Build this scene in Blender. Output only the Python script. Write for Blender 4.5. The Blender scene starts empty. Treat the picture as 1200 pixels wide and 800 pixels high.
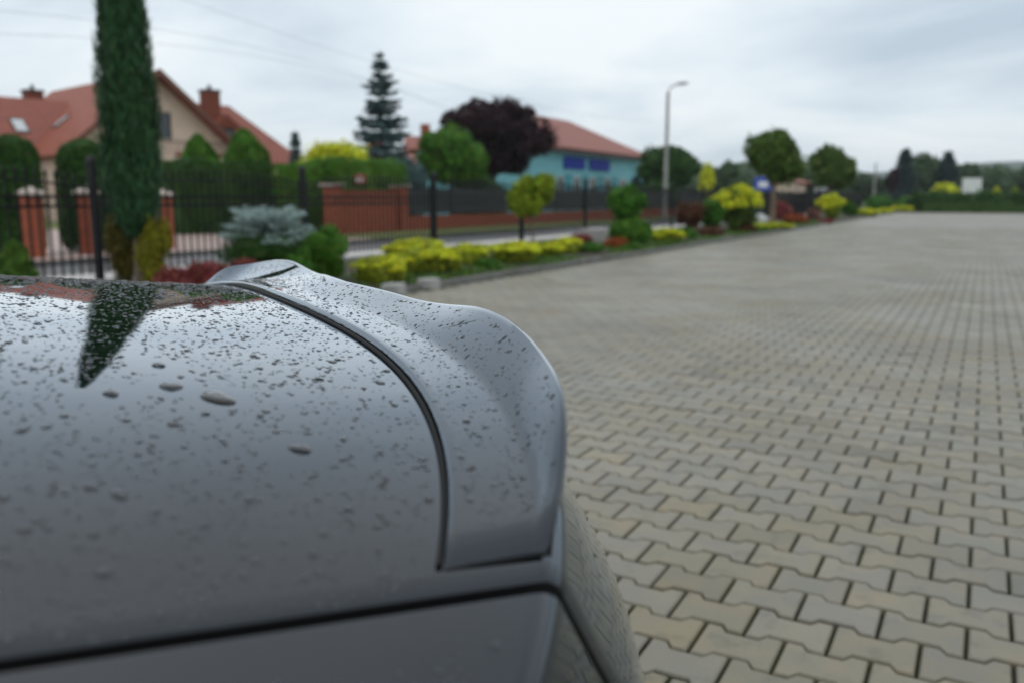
import bpy, bmesh, math
import numpy as np
from mathutils import Vector, Matrix

sc = bpy.context.scene
COL = sc.collection
R_ = math.radians

# ------------------------------------------------------------------ camera
FPX, HOR = 1000.0, 233.0                      # focal length in 1200-px widths, horizon row
PHI = math.atan((400 - HOR) / FPX)            # pitch down
THETA = R_(28.784)                            # heading, left of the street axis (+Y)
CAMH = 1.07
cam_d = bpy.data.cameras.new('camera')
cam = bpy.data.objects.new('camera', cam_d)
COL.objects.link(cam)
cam.location = (0, 0, CAMH)
cam.rotation_euler = (math.pi / 2 - PHI, 0, THETA)
cam_d.sensor_width = 36.0
cam_d.lens = 30.0
cam_d.clip_start = 0.02
cam_d.clip_end = 3000
cam_d.dof.use_dof = True
cam_d.dof.focus_distance = 0.84
cam_d.dof.aperture_fstop = 4.4
cam_d.dof.aperture_blades = 7
sc.camera = cam

# ------------------------------------------------------------------ world: overcast sky
SUN_EL, SUN_AZ = R_(72), R_(60)               # soft sun behind the cloud, towards the left of the view
wd = bpy.data.worlds.new('World')
sc.world = wd
wd.use_nodes = True
nt = wd.node_tree
N = nt.nodes
N.clear()
def nd(t, **k):
    n = N.new(t)
    for a, b in k.items():
        setattr(n, a, b)
    return n
out = nd('ShaderNodeOutputWorld')
mixs = nd('ShaderNodeMixShader')
b1 = nd('ShaderNodeBackground')
b2 = nd('ShaderNodeBackground')
sky = nd('ShaderNodeTexSky', sky_type='NISHITA')
sky.sun_disc = False
sky.sun_elevation = SUN_EL
sky.sun_rotation = -SUN_AZ
sky.air_density = 1.0
sky.dust_density = 3.0
b1.inputs[1].default_value = 0.10
tc = nd('ShaderNodeTexCoord')
sep = nd('ShaderNodeSeparateXYZ')
nt.links.new(tc.outputs['Generated'], sep.inputs[0])
def math_n(op, a, b=None):
    m = nd('ShaderNodeMath', operation=op)
    for i, v in enumerate((a, b)):
        if v is None:
            continue
        if isinstance(v, (int, float)):
            m.inputs[i].default_value = v
        else:
            nt.links.new(v, m.inputs[i])
    return m.outputs[0]
zz = math_n('ADD', math_n('MAXIMUM', sep.outputs[2], 0.0), 0.16)
cmb = nd('ShaderNodeCombineXYZ')
nt.links.new(math_n('DIVIDE', sep.outputs[0], zz), cmb.inputs[0])
nt.links.new(math_n('DIVIDE', sep.outputs[1], zz), cmb.inputs[1])
no = nd('ShaderNodeTexNoise')
no.inputs['Scale'].default_value = 0.75
no.inputs['Detail'].default_value = 5
no.inputs['Roughness'].default_value = 0.52
no.inputs['Distortion'].default_value = 0.35
mpw = nd('ShaderNodeMapping')
mpw.inputs[1].default_value = (3.1, 1.7, 0)
nt.links.new(cmb.outputs[0], mpw.inputs[0])
nt.links.new(mpw.outputs[0], no.inputs['Vector'])
ramp = nd('ShaderNodeValToRGB')
e = ramp.color_ramp.elements
e[0].position = 0.30
e[0].color = (0.49, 0.585, 0.675, 1)
e[1].position = 0.62
e[1].color = (0.87, 0.925, 0.95, 1)
m_ = ramp.color_ramp.elements.new(0.46)
m_.color = (0.70, 0.785, 0.85, 1)
nt.links.new(no.outputs['Fac'], ramp.inputs[0])
nt.links.new(ramp.outputs[0], b2.inputs[0])
b2.inputs[1].default_value = 1.0
nt.links.new(sky.outputs[0], b1.inputs[0])
mixs.inputs[0].default_value = 0.9
nt.links.new(b1.outputs[0], mixs.inputs[1])
nt.links.new(b2.outputs[0], mixs.inputs[2])
nt.links.new(mixs.outputs[0], out.inputs[0])

sun_d = bpy.data.lights.new('sun', 'SUN')
sun_d.energy = 0.5
sun_d.angle = R_(140)
sun_d.color = (1.0, 0.985, 0.96)
sun = bpy.data.objects.new('sun', sun_d)
COL.objects.link(sun)
# light comes from azimuth SUN_AZ measured counter-clockwise from +Y
sd = Vector((-math.sin(SUN_AZ) * math.cos(SUN_EL), math.cos(SUN_AZ) * math.cos(SUN_EL), math.sin(SUN_EL)))
sun.rotation_euler = sd.to_track_quat('Z', 'Y').to_euler()

sc.view_settings.view_transform = 'Standard'
sc.view_settings.look = 'None'
sc.view_settings.exposure = 0.2
sc.view_settings.gamma = 1.0
sc.view_settings.use_curve_mapping = False
sc.render.engine = 'CYCLES'
sc.cycles.use_denoising = True
sc.cycles.max_bounces = 8
sc.cycles.transmission_bounces = 6
sc.cycles.sample_clamp_indirect = 6.0

# ------------------------------------------------------------------ layout helpers
cP, sP, cT, sT = math.cos(PHI), math.sin(PHI), math.cos(THETA), math.sin(THETA)
def ray(u, v):
    x, y = u - 600.0, 400.0 - v
    Y = FPX * cP + y * sP
    Z = -FPX * sP + y * cP
    return np.array([x * cT - Y * sT, x * sT + Y * cT, Z]) / FPX
def on_x(u, v, L):                            # point of a sight line on the vertical plane x = -L
    d = ray(u, v)
    return np.array([0, 0, CAMH]) + d * (-L / d[0])
def on_z(u, v, z=0.0):
    d = ray(u, v)
    return np.array([0, 0, CAMH]) + d * ((z - CAMH) / d[2])
def depth(p):                                 # along the optical axis
    return float((-p[0] * sT + p[1] * cT) * cP - (p[2] - CAMH) * sP)
def hdist(p):
    return float(-p[0] * sT + p[1] * cT)
def on_d(u, v, Y):                            # point of a sight line at horizontal depth Y
    d = ray(u, v)
    return np.array([0, 0, CAMH]) + d * (Y / hdist(d))
def c2w(X, Y):                                # camera ground frame (right, forward) -> world xy
    return np.array([X * cT - Y * sT, X * sT + Y * cT])
def proj(p):
    q = np.array(p, float) - np.array([0, 0, CAMH])
    X = q[0] * cT + q[1] * sT
    Y = -q[0] * sT + q[1] * cT
    zc = Y * cP - q[2] * sP
    yc = Y * sP + q[2] * cP
    return 600 + FPX * X / zc, 400 - FPX * yc / zc, zc

# ------------------------------------------------------------------ object helpers
def tag(o, label=None, cat=None, group=None, kind=None):
    if label: o['label'] = label
    if cat: o['category'] = cat
    if group: o['group'] = group
    if kind: o['kind'] = kind
    return o
def empty(name, loc=(0, 0, 0), rz=0.0):
    o = bpy.data.objects.new(name, None)
    o.empty_display_size = 0.1
    o.location = tuple(float(a) for a in loc)
    o.rotation_euler = (0, 0, rz)
    COL.objects.link(o)
    return o
def mk_mesh(name, V, F, mat, smooth=False, angle=None):
    me = bpy.data.meshes.new(name)
    me.from_pydata([tuple(map(float, v)) for v in V], [], [tuple(f) for f in F])
    if mat: me.materials.append(mat)
    if smooth:
        me.polygons.foreach_set('use_smooth', [True] * len(me.polygons))
        if angle: me.set_sharp_from_angle(angle=R_(angle))
    me.update()
    return me
def quads_mesh(name, V, nper, mat, smooth=False):
    """V: (n*nper,3) array, each nper verts a face"""
    n = len(V) // nper
    me = bpy.data.meshes.new(name)
    me.vertices.add(len(V))
    me.vertices.foreach_set('co', np.ascontiguousarray(V, dtype=np.float32).ravel())
    me.loops.add(n * nper)
    me.loops.foreach_set('vertex_index', np.arange(n * nper, dtype=np.int32))
    me.polygons.add(n)
    me.polygons.foreach_set('loop_start', np.arange(0, n * nper, nper, dtype=np.int32))
    me.update(calc_edges=True)
    if mat: me.materials.append(mat)
    return me
def faces_mesh(name, V, F, mat, smooth=False, angle=None):
    """V (n,3), F (m,k) index arrays, all faces k-gons"""
    V = np.asarray(V, np.float32); F = np.asarray(F, np.int32)
    k = F.shape[1]
    me = bpy.data.meshes.new(name)
    me.vertices.add(len(V))
    me.vertices.foreach_set('co', V.ravel())
    me.loops.add(F.size)
    me.loops.foreach_set('vertex_index', F.ravel())
    me.polygons.add(len(F))
    me.polygons.foreach_set('loop_start', np.arange(0, F.size, k, dtype=np.int32))
    me.update(calc_edges=True)
    me.polygons.foreach_set('use_smooth', np.full(len(F), bool(smooth)))
    if smooth:
        if angle: me.set_sharp_from_angle(angle=R_(angle))
    if mat: me.materials.append(mat)
    return me
def link(name, me, parent=None, loc=(0, 0, 0), rz=0.0):
    o = bpy.data.objects.new(name, me)
    o.parent = parent
    o.location = tuple(float(a) for a in loc)
    o.rotation_euler = (0, 0, rz)
    COL.objects.link(o)
    return o
class MB:
    def __init__(s): s.V = []; s.F = []
    def add(s, V, F):
        b = len(s.V); s.V += [tuple(v) for v in V]; s.F += [tuple(i + b for i in f) for f in F]; return s
    def box(s, x0, x1, y0, y1, z0, z1):
        V = [(x, y, z) for z in (z0, z1) for x, y in ((x0, y0), (x1, y0), (x1, y1), (x0, y1))]
        return s.add(V, [(3, 2, 1, 0), (4, 5, 6, 7), (0, 1, 5, 4), (1, 2, 6, 5), (2, 3, 7, 6), (3, 0, 4, 7)])
    def tube(s, pts, rad, n=6, cap=True):
        pts = [np.array(p, float) for p in pts]
        if isinstance(rad, (int, float)): rad = [rad] * len(pts)
        V = []; F = []
        for i, p in enumerate(pts):
            t = pts[min(i + 1, len(pts) - 1)] - pts[max(i - 1, 0)]
            t /= np.linalg.norm(t) + 1e-9
            a = np.cross(t, (0.3, 0.9, 0.2) if abs(t[2]) > .8 else (0, 0, 1)); a /= np.linalg.norm(a)
            b = np.cross(t, a)
            for k in range(n):
                an = 2 * math.pi * k / n
                V.append(p + rad[i] * (math.cos(an) * a + math.sin(an) * b))
        for i in range(len(pts) - 1):
            for k in range(n):
                F.append((i * n + k, i * n + (k + 1) % n, (i + 1) * n + (k + 1) % n, (i + 1) * n + k))
        if cap:
            F.append(tuple(range(n - 1, -1, -1))); F.append(tuple(len(V) - n + k for k in range(n)))
        return s.add(V, F)
    def build(s, name, mat, parent=None, smooth=False, angle=40):
        return link(name, mk_mesh(name, s.V, s.F, mat, smooth, angle if smooth else None), parent)

# ------------------------------------------------------------------ materials
def mat(name, color, rough=0.6, metal=0.0, spec=0.5, coat=0.0, noise=None, bump=None, island=0.0, objrand=0.0, trans=0.0, ior=1.5, dirt=None, coord='Object'):
    """noise=(scale, amount, detail)  bump=(scale, strength, dist)  dirt=(scale, colour, low, high)"""
    m = bpy.data.materials.new(name)
    m.use_nodes = True
    t = m.node_tree
    b = t.nodes['Principled BSDF']
    b.inputs['Roughness'].default_value = rough
    b.inputs['Metallic'].default_value = metal
    b.inputs['Specular IOR Level'].default_value = spec
    b.inputs['Coat Weight'].default_value = coat
    b.inputs['Coat Roughness'].default_value = 0.006
    b.inputs['Transmission Weight'].default_value = trans
    b.inputs['IOR'].default_value = ior
    col = (*color, 1)
    b.inputs['Base Color'].default_value = col
    src = None
    co = t.nodes.new('ShaderNodeTexCoord')
    def mixc(fac, a, bb, mode='MIX'):
        n = t.nodes.new('ShaderNodeMix'); n.data_type = 'RGBA'; n.blend_type = mode
        for i, v in ((0, fac), (6, a), (7, bb)):
            if hasattr(v, 'is_output'): t.links.new(v, n.inputs[i])
            elif isinstance(v, (int, float)): n.inputs[i].default_value = v
            else: n.inputs[i].default_value = (*v, 1) if len(v) == 3 else v
        return n.outputs[2]
    def noise_n(scale, detail=4, rough_=0.55):
        n = t.nodes.new('ShaderNodeTexNoise')
        n.inputs['Scale'].default_value = scale; n.inputs['Detail'].default_value = detail; n.inputs['Roughness'].default_value = rough_
        t.links.new(co.outputs[coord], n.inputs['Vector'])
        return n.outputs['Fac']
    def rng(v, lo, hi, a, bb):
        n = t.nodes.new('ShaderNodeMapRange')
        n.inputs[1].default_value = lo; n.inputs[2].default_value = hi; n.inputs[3].default_value = a; n.inputs[4].default_value = bb
        t.links.new(v, n.inputs[0]); return n.outputs[0]
    cur = color
    def hsv(v_in, cur):
        h = t.nodes.new('ShaderNodeHueSaturation')
        if hasattr(cur, 'is_output'): t.links.new(cur, h.inputs['Color'])
        else: h.inputs['Color'].default_value = (*cur, 1)
        return h
    if noise:
        h = hsv(None, cur); t.links.new(rng(noise_n(noise[0], noise[2] if len(noise) > 2 else 4), .28, .72, 1 - noise[1], 1 + noise[1]), h.inputs['Value']); cur = h.outputs[0]
    if island or objrand:
        if island:
            g = t.nodes.new('ShaderNodeNewGeometry'); rv = g.outputs['Random Per Island']; am = island
        else:
            g = t.nodes.new('ShaderNodeObjectInfo'); rv = g.outputs['Random']; am = objrand
        h = hsv(None, cur)
        t.links.new(rng(rv, 0, 1, 1 - am, 1 + am), h.inputs['Value'])
        w = t.nodes.new('ShaderNodeTexWhiteNoise'); w.noise_dimensions = '1D'; t.links.new(rv, w.inputs['W'])
        t.links.new(rng(w.outputs['Value'], 0, 1, .5 - .035 * am * 2, .5 + .035 * am * 2), h.inputs['Hue'])
        cur = h.outputs[0]
    if dirt:
        cur = mixc(rng(noise_n(dirt[0], 5), dirt[2], dirt[3], 0, 1), cur, dirt[1])
    if hasattr(cur, 'is_output'): t.links.new(cur, b.inputs['Base Color'])  # painted flange coloured black, putting the gap's shade into its surface
    if bump:
        bn = t.nodes.new('ShaderNodeBump'); bn.inputs['Strength'].default_value = bump[1]; bn.inputs['Distance'].default_value = bump[2]
        t.links.new(noise_n(bump[0], 5), bn.inputs['Height']); t.links.new(bn.outputs[0], b.inputs['Normal'])
    return m

def leaf_mat(name, color, var=0.45, rough=0.5):
    m = mat(name, color, rough=rough, island=var, spec=0.15)
    t = m.node_tree; b = t.nodes['Principled BSDF']
    tr = t.nodes.new('ShaderNodeBsdfTranslucent'); mx = t.nodes.new('ShaderNodeMixShader'); mx.inputs[0].default_value = 0.22
    src = b.inputs['Base Color'].links[0].from_socket
    t.links.new(src, tr.inputs['Color'])
    o = t.nodes['Material Output']
    t.links.new(b.outputs[0], mx.inputs[1]); t.links.new(tr.outputs[0], mx.inputs[2]); t.links.new(mx.outputs[0], o.inputs['Surface'])
    return m

M = {}
LEAF = dict(
    juniper=(0.038, 0.104, 0.036), thuja=(0.078, 0.192, 0.017), thuja_dark=(0.039, 0.101, 0.016),
    golden=(0.216, 0.198, 0.014), yellow=(0.620, 0.640, 0.026), lime=(0.240, 0.312, 0.018),
    bluespruce=(0.099, 0.165, 0.165), silver=(0.374, 0.473, 0.451), plum=(0.036, 0.013, 0.017),
    red=(0.24, 0.050, 0.042), orange=(0.32, 0.080, 0.022), brown=(0.115, 0.048, 0.024), green=(0.063, 0.172, 0.016),
    olive=(0.096, 0.150, 0.022), far=(0.077, 0.127, 0.055), far_blue=(0.045, 0.080, 0.072), grass=(0.090, 0.180, 0.026),
    bronze=(0.126, 0.102, 0.019), yellow_base=(0.260, 0.299, 0.023), willow=(0.088, 0.149, 0.024), pink=(0.230, 0.110, 0.080))
for k, c in LEAF.items():
    M[k] = leaf_mat(k + '_foliage', c)
M['bark'] = mat('bark', (0.085, 0.058, 0.040), 0.85, noise=(14, .4), bump=(40, .6, .01))
M['bark_pale'] = mat('pale_bark', (0.20, 0.14, 0.10), 0.85, noise=(14, .35), bump=(40, .5, .01))
M['iron'] = mat('black_iron', (0.0045, 0.0045, 0.005), 0.5, spec=0.25, noise=(9, .3))
M['concrete'] = mat('concrete', (0.36, 0.35, 0.33), 0.8, noise=(6, .2), bump=(60, .3, .004), dirt=(2.5, (0.16, 0.155, 0.13), .52, .75))
M['kerb'] = mat('kerb_concrete', (0.17, 0.165, 0.145), 0.75, noise=(5, .25), bump=(60, .3, .004), dirt=(3, (0.10, 0.095, 0.07), .5, .72))
M['soil'] = mat('soil', (0.055, 0.042, 0.028), 0.95, noise=(3, .4), bump=(20, .8, .03), dirt=(1.2, (0.05, 0.085, 0.02), .48, .62), coord='Generated' if False else 'Object')
M['lawn'] = mat('lawn_ground', (0.115, 0.135, 0.030), 0.95, noise=(1.2, .35), bump=(30, .8, .03))
M['meadow'] = mat('meadow_ground', (0.080, 0.105, 0.030), 0.95, noise=(.12, .35))
M['asphalt'] = mat('wet_asphalt', (0.085, 0.085, 0.088), 0.42, noise=(1.5, .25), bump=(120, .4, .004))

def paver_nodes(name, source, base=(0.205, 0.184, 0.132)):
    """concrete paver: grey body, warm stains that differ stone to stone, fine aggregate"""
    m = bpy.data.materials.new(name); m.use_nodes = True
    t = m.node_tree; b = t.nodes['Principled BSDF']; L = t.links
    b.inputs['Roughness'].default_value = 0.5
    b.inputs['Specular IOR Level'].default_value = 0.42
    if source == 'island':
        rv = t.nodes.new('ShaderNodeNewGeometry').outputs['Random Per Island']
    elif source == 'object':
        rv = t.nodes.new('ShaderNodeObjectInfo').outputs['Random']
    else:
        rv = None
    geo = t.nodes.new('ShaderNodeNewGeometry')
    def wn(k):
        w = t.nodes.new('ShaderNodeTexWhiteNoise'); w.noise_dimensions = '1D'
        mm = t.nodes.new('ShaderNodeMath'); mm.operation = 'MULTIPLY'; mm.inputs[1].default_value = k
        L.new(rv, mm.inputs[0]); L.new(mm.outputs[0], w.inputs['W']); return w
    pos = geo.outputs['Position']
    if rv:
        add = t.nodes.new('ShaderNodeVectorMath'); add.operation = 'MULTIPLY_ADD'
        L.new(wn(37.7).outputs['Color'], add.inputs[0]); add.inputs[1].default_value = (9, 9, 9); L.new(pos, add.inputs[2])
        p2 = add.outputs[0]
    else:
        p2 = pos
    def noise(v, s, d=3, r=.5):
        n = t.nodes.new('ShaderNodeTexNoise'); n.inputs['Scale'].default_value = s; n.inputs['Detail'].default_value = d; n.inputs['Roughness'].default_value = r
        L.new(v, n.inputs['Vector']); return n.outputs['Fac']
    def rng(v, lo, hi, a, c):
        n = t.nodes.new('ShaderNodeMapRange'); n.inputs[1].default_value = lo; n.inputs[2].default_value = hi; n.inputs[3].default_value = a; n.inputs[4].default_value = c
        L.new(v, n.inputs[0]); return n.outputs[0]
    def mix(f, a, c, mode='MIX'):
        n = t.nodes.new('ShaderNodeMix'); n.data_type = 'RGBA'; n.blend_type = mode
        for i, v in ((0, f), (6, a), (7, c)):
            if hasattr(v, 'is_output'): L.new(v, n.inputs[i])
            elif isinstance(v, (int, float)): n.inputs[i].default_value = v
            else: n.inputs[i].default_value = (*v, 1)
        return n.outputs[2]
    warm = rng(noise(p2, 7.0 if rv else 1.1, 2), .42, .72, 0, .65)
    cur = mix(warm, base, (0.275, 0.218, 0.125))
    if rv:
        h = t.nodes.new('ShaderNodeHueSaturation'); L.new(cur, h.inputs['Color'])
        w9 = wn(91.3).outputs['Value']
        sm = t.nodes.new('ShaderNodeMath'); sm.operation = 'ADD'
        L.new(rng(w9, 0, .12, .70, .93), sm.inputs[0]); L.new(rng(w9, .12, 1, 0, .16), sm.inputs[1]); L.new(sm.outputs[0], h.inputs['Value'])
        L.new(rng(wn(13.1).outputs['Value'], 0, 1, .8, 1.15), h.inputs['Saturation']); cur = h.outputs[0]
    # damp, darker areas that run over many stones
    cur = mix(rng(noise(pos, .55, 4), .50, .70, 0, .5), cur, (0.125, 0.125, 0.12))
    cur = mix(rng(noise(pos, 260, 2), .35, .65, .0, .3), cur, (0.10, 0.097, 0.08))
    cur = mix(rng(noise(pos, 9, 5, .65), .56, .70, .0, .55), cur, (0.085, 0.085, 0.062))
    L.new(cur, b.inputs['Base Color'])
    L.new(rng(noise(pos, .8, 4), .35, .7, .56, .36), b.inputs['Roughness'])
    bn = t.nodes.new('ShaderNodeBump'); bn.inputs['Strength'].default_value = .35; bn.inputs['Distance'].default_value = .003
    L.new(noise(pos, 180, 4, .6), bn.inputs['Height']); L.new(bn.outputs[0], b.inputs['Normal'])
    return m
M['paver_i'] = paver_nodes('paver_field', 'island')
M['paver_o'] = paver_nodes('paver_single', 'object')
M['paver_far'] = paver_nodes('paver_far', None, (0.188, 0.170, 0.128))
M['joint'] = mat('joint_sand', (0.040, 0.038, 0.022), 0.95, noise=(30, .5), dirt=(5, (0.030, 0.040, 0.010), .45, .62))
M['walk'] = mat('pink_paving', (0.40, 0.285, 0.245), 0.6, noise=(3, .2), bump=(40, .3, .004))
M['walk_pale'] = mat('pale_paving', (0.46, 0.42, 0.40), 0.6, noise=(3, .15), bump=(40, .3, .004))

# car paint: dark metallic grey under clear coat
M['paint'] = mat('grey_paint', (0.011, 0.015, 0.021), 0.05, metal=1.0, coat=1.0)
M['paint'].node_tree.nodes['Principled BSDF'].inputs['Coat IOR'].default_value = 1.5
M['gloss'] = mat('gloss_plastic', (0.016, 0.021, 0.028), 0.05, metal=1.0, coat=1.0)
M['gloss'].node_tree.nodes['Principled BSDF'].inputs['Coat IOR'].default_value = 1.5
for k_ in ('paint', 'gloss'):
    M[k_].node_tree.nodes['Principled BSDF'].inputs['Specular Tint'].default_value = (0.74, 0.87, 1.0, 1)
M['rubber'] = mat('black_rubber', (0.006, 0.006, 0.006), 0.65, spec=.25)
M['tyre'] = mat('tyre_rubber', (0.018, 0.018, 0.018), 0.8, bump=(60, .4, .004))
M['alloy'] = mat('alloy', (0.45, 0.45, 0.46), 0.3, metal=1.0)
M['carglass'] = mat('tinted_glass', (0.012, 0.014, 0.015), 0.03, spec=.6)
M['lamp_red'] = mat('red_lamp', (0.25, 0.008, 0.008), 0.08, coat=1.0)
M['water'] = mat('water_drop', (1, 1, 1), 0.0, trans=1.0, ior=1.33)

# ================================================================== THE SETTING
def sheet(name, x0, x1, y0, y1, z, m, nx=1, ny=1):
    xs = np.linspace(x0, x1, nx + 1); ys = np.linspace(y0, y1, ny + 1)
    V = [(x, y, z) for y in ys for x in xs]
    F = [(j * (nx + 1) + i, j * (nx + 1) + i + 1, (j + 1) * (nx + 1) + i + 1, (j + 1) * (nx + 1) + i) for j in range(ny) for i in range(nx)]
    o = link(name, mk_mesh(name, V, F, m)); o['kind'] = 'structure'; return o

KX, FX, WX = -5.83, -8.5, -17.5                # kerb, near fence, far boundary wall
sheet('ground', -1500, 1500, -900, 1500, -0.10, M['meadow'])
PEND = 75.0
PNEAR = 36.0
PRIGHT, PBACK = 4.62, -7.08
paving = sheet('paving', KX, PRIGHT, PBACK, PNEAR, -0.016, M['joint'])
sheet('paving_far', KX, 30, PNEAR, PEND, -0.002, M['paver_far'])
sheet('paving_side', PRIGHT, 30, -30, PNEAR, -0.002, M['paver_far'])
sheet('paving_back', KX, PRIGHT, -30, PBACK, -0.002, M['paver_far'])

# ---- double-T pavers
PA, PP = 0.196, 0.1445                          # length of a stone, row pitch
def bone(inset):
    hx = PA / 2 - inset; W = PP * .592 - inset; Nn = PP * .408 - inset
    x1, x2 = PA * .205, PA * .295
    t = [(hx, -W), (hx, W), (x2, W), (x1, Nn), (-x1, Nn), (-x2, W), (-hx, W), (-hx, -W), (-x2, -W), (-x1, -Nn), (x1, -Nn), (x2, -W)]
    return np.array(t)
b_out, b_in = bone(.0048), bone(.0094)
def stone_verts(sides):
    V = [np.c_[b_in, np.zeros(12)], np.c_[b_out, np.full(12, -.0045)]]
    if sides: V.append(np.c_[b_out, np.full(12, -.03)])
    return np.concatenate(V)
ring = lambda a, b: [(a + k, b + k, b + (k + 1) % 12, a + (k + 1) % 12) for k in range(12)]
top_q = [(0, 1, 2, 11), (2, 3, 10, 11), (3, 4, 9, 10), (4, 5, 8, 9), (5, 6, 7, 8)]
rngp = np.random.default_rng(5)
stones = []
ny0, ny1 = int(PBACK / PP), int(PNEAR / PP)
for j in range(ny0, ny1):
    y = (j + .5) * PP
    xr = PRIGHT
    off = (j % 2) * .5 + .213
    i0 = math.ceil((KX + .02) / PA - off + .5); i1 = int(xr / PA)
    for i in range(i0, i1):
        stones.append(((i + off) * PA, y))
stones = np.array(stones)
# stones seen largest become objects of their own
def seen(p):
    u, v, zc = proj((p[0], p[1], 0))
    if zc < .3 or not (-20 < u < 1225 and 250 < v < 830): return False
    edge = np.interp(v, [330, 350, 370, 400, 450, 520, 600, 660, 735, 800, 840], [480, 560, 590, 615, 645, 665, 672, 720, 755, 775, 785])
    return u > edge - 18
vis = np.array([seen(p) for p in stones])
dist = np.hypot(stones[:, 0], stones[:, 1]) + np.where(vis, 0, 1e4)
single = np.argsort(dist)[:300]
mask = np.ones(len(stones), bool); mask[single] = False
sv = stone_verts(True); sf = ring(0, 12) + ring(12, 24) + top_q
# winding: top ring ccw -> faces up
paver_me = mk_mesh('paver', sv, [f[::-1] if k < 24 else f for k, f in enumerate([tuple(f) for f in sf])], M['paver_o'])
for i in single:
    o = link('paver', paver_me, paving, (stones[i, 0], stones[i, 1], rngp.normal(0, .0011)))
    o.rotation_euler = (rngp.normal(0, .006), rngp.normal(0, .005), rngp.normal(0, .005))
rest = stones[mask]
n = len(rest)
sv2 = stone_verts(False)
ang = rngp.normal(0, .005, n); ca, sa = np.cos(ang), np.sin(ang)
V = np.empty((n, 24, 3), np.float32)
V[:, :, 0] = rest[:, 0, None] + ca[:, None] * sv2[None, :, 0] - sa[:, None] * sv2[None, :, 1]
V[:, :, 1] = rest[:, 1, None] + sa[:, None] * sv2[None, :, 0] + ca[:, None] * sv2[None, :, 1]
tx, ty = rngp.normal(0, .006, n), rngp.normal(0, .006, n)
V[:, :, 2] = sv2[None, :, 2] + rngp.normal(0, .0011, n)[:, None] + tx[:, None] * sv2[None, :, 0] + ty[:, None] * sv2[None, :, 1]
F1 = np.array([f[::-1] for f in ring(0, 12)] + top_q)
F = (F1[None] + 24 * np.arange(n)[:, None, None]).reshape(-1, 4)
o = link('paver_field', faces_mesh('paver_field', V.reshape(-1, 3), F, M['paver_i']), paving); o['kind'] = 'stuff'

# ---- kerb, bed, pavements, road
kerb = empty('kerb'); kerb['kind'] = 'structure'
for k, y in enumerate(np.arange(-6, PEND, 1.0)):
    if y > 40:
        break
    MB().box(KX - .10, KX - .002, y + .004, y + .996, -.06, .055 + .004 * math.sin(k * 2.1)).build('kerb_stone', M['kerb'], kerb)
MB().box(KX - .10, KX - .002, 41, PEND, -.06, .055).build('kerb_run', M['kerb'], kerb)

def bed_z(x): return .06 + .10 * min(1, max(0, (KX - .1 - x) / 2.4))
rb = np.random.default_rng(2)
xs = np.linspace(KX - .1, FX + .12, 12); ys = np.arange(-6, 75, .35)
V = [(x, y, bed_z(x) + (rb.normal(0, .012) if 0 < i < 11 else 0)) for y in ys for i, x in enumerate(xs)]
F = [(j * 12 + i + 1, j * 12 + i, (j + 1) * 12 + i, (j + 1) * 12 + i + 1) for j in range(len(ys) - 1) for i in range(11)]
o = link('planting_bed', mk_mesh('planting_bed', V, F, M['soil'], True)); o['kind'] = 'structure'
sheet('sidewalk', -11.2, FX - .12, -20, 90, .012, M['walk_pale'])
sheet('road', -14.6, -11.2, -60, 200, -.055, M['asphalt'])
sheet('road_kerb', -11.32, -11.2, -20, 90, .018, M['kerb'])
sheet('verge', -17.4, -14.6, 19.0, 90, -.01, M['lawn'])
sheet('driveway', -40, -14.6, -20, 19.0, -.02, M['walk'])
sheet('garden_lawn', -60, -17.4, 19.0, 120, -.03, M['lawn'])

# pale edging stones by the kerb
for (u, v, w, lab) in ((490, 343, 36, 'pale flat edging stone nearest the car spoiler beside the kerb'), (520, 336, 42, 'pale flat edging stone under the yellow shrubs, farther from the car')):
    p = on_z(u, v, .03)
    rr = np.random.default_rng(int(u))
    n = 10; a = np.linspace(0, 2 * math.pi, n, endpoint=False)
    rad = .19 * (1 + .12 * rr.normal(size=n))
    V = [(rad[i] * math.cos(a[i]) * .75, rad[i] * math.sin(a[i]), 0) for i in range(n)] + [(rad[i] * .9 * math.cos(a[i]) * .75, rad[i] * .9 * math.sin(a[i]), .11) for i in range(n)]
    F = [(i, (i + 1) % n, n + (i + 1) % n, n + i) for i in range(n)] + [tuple(range(n, 2 * n))]
    tag(link('edging_stone', mk_mesh('edging_stone', V, F, M['concrete']), None, (KX - .02, p[1], 0)), lab, 'stone')

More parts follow.
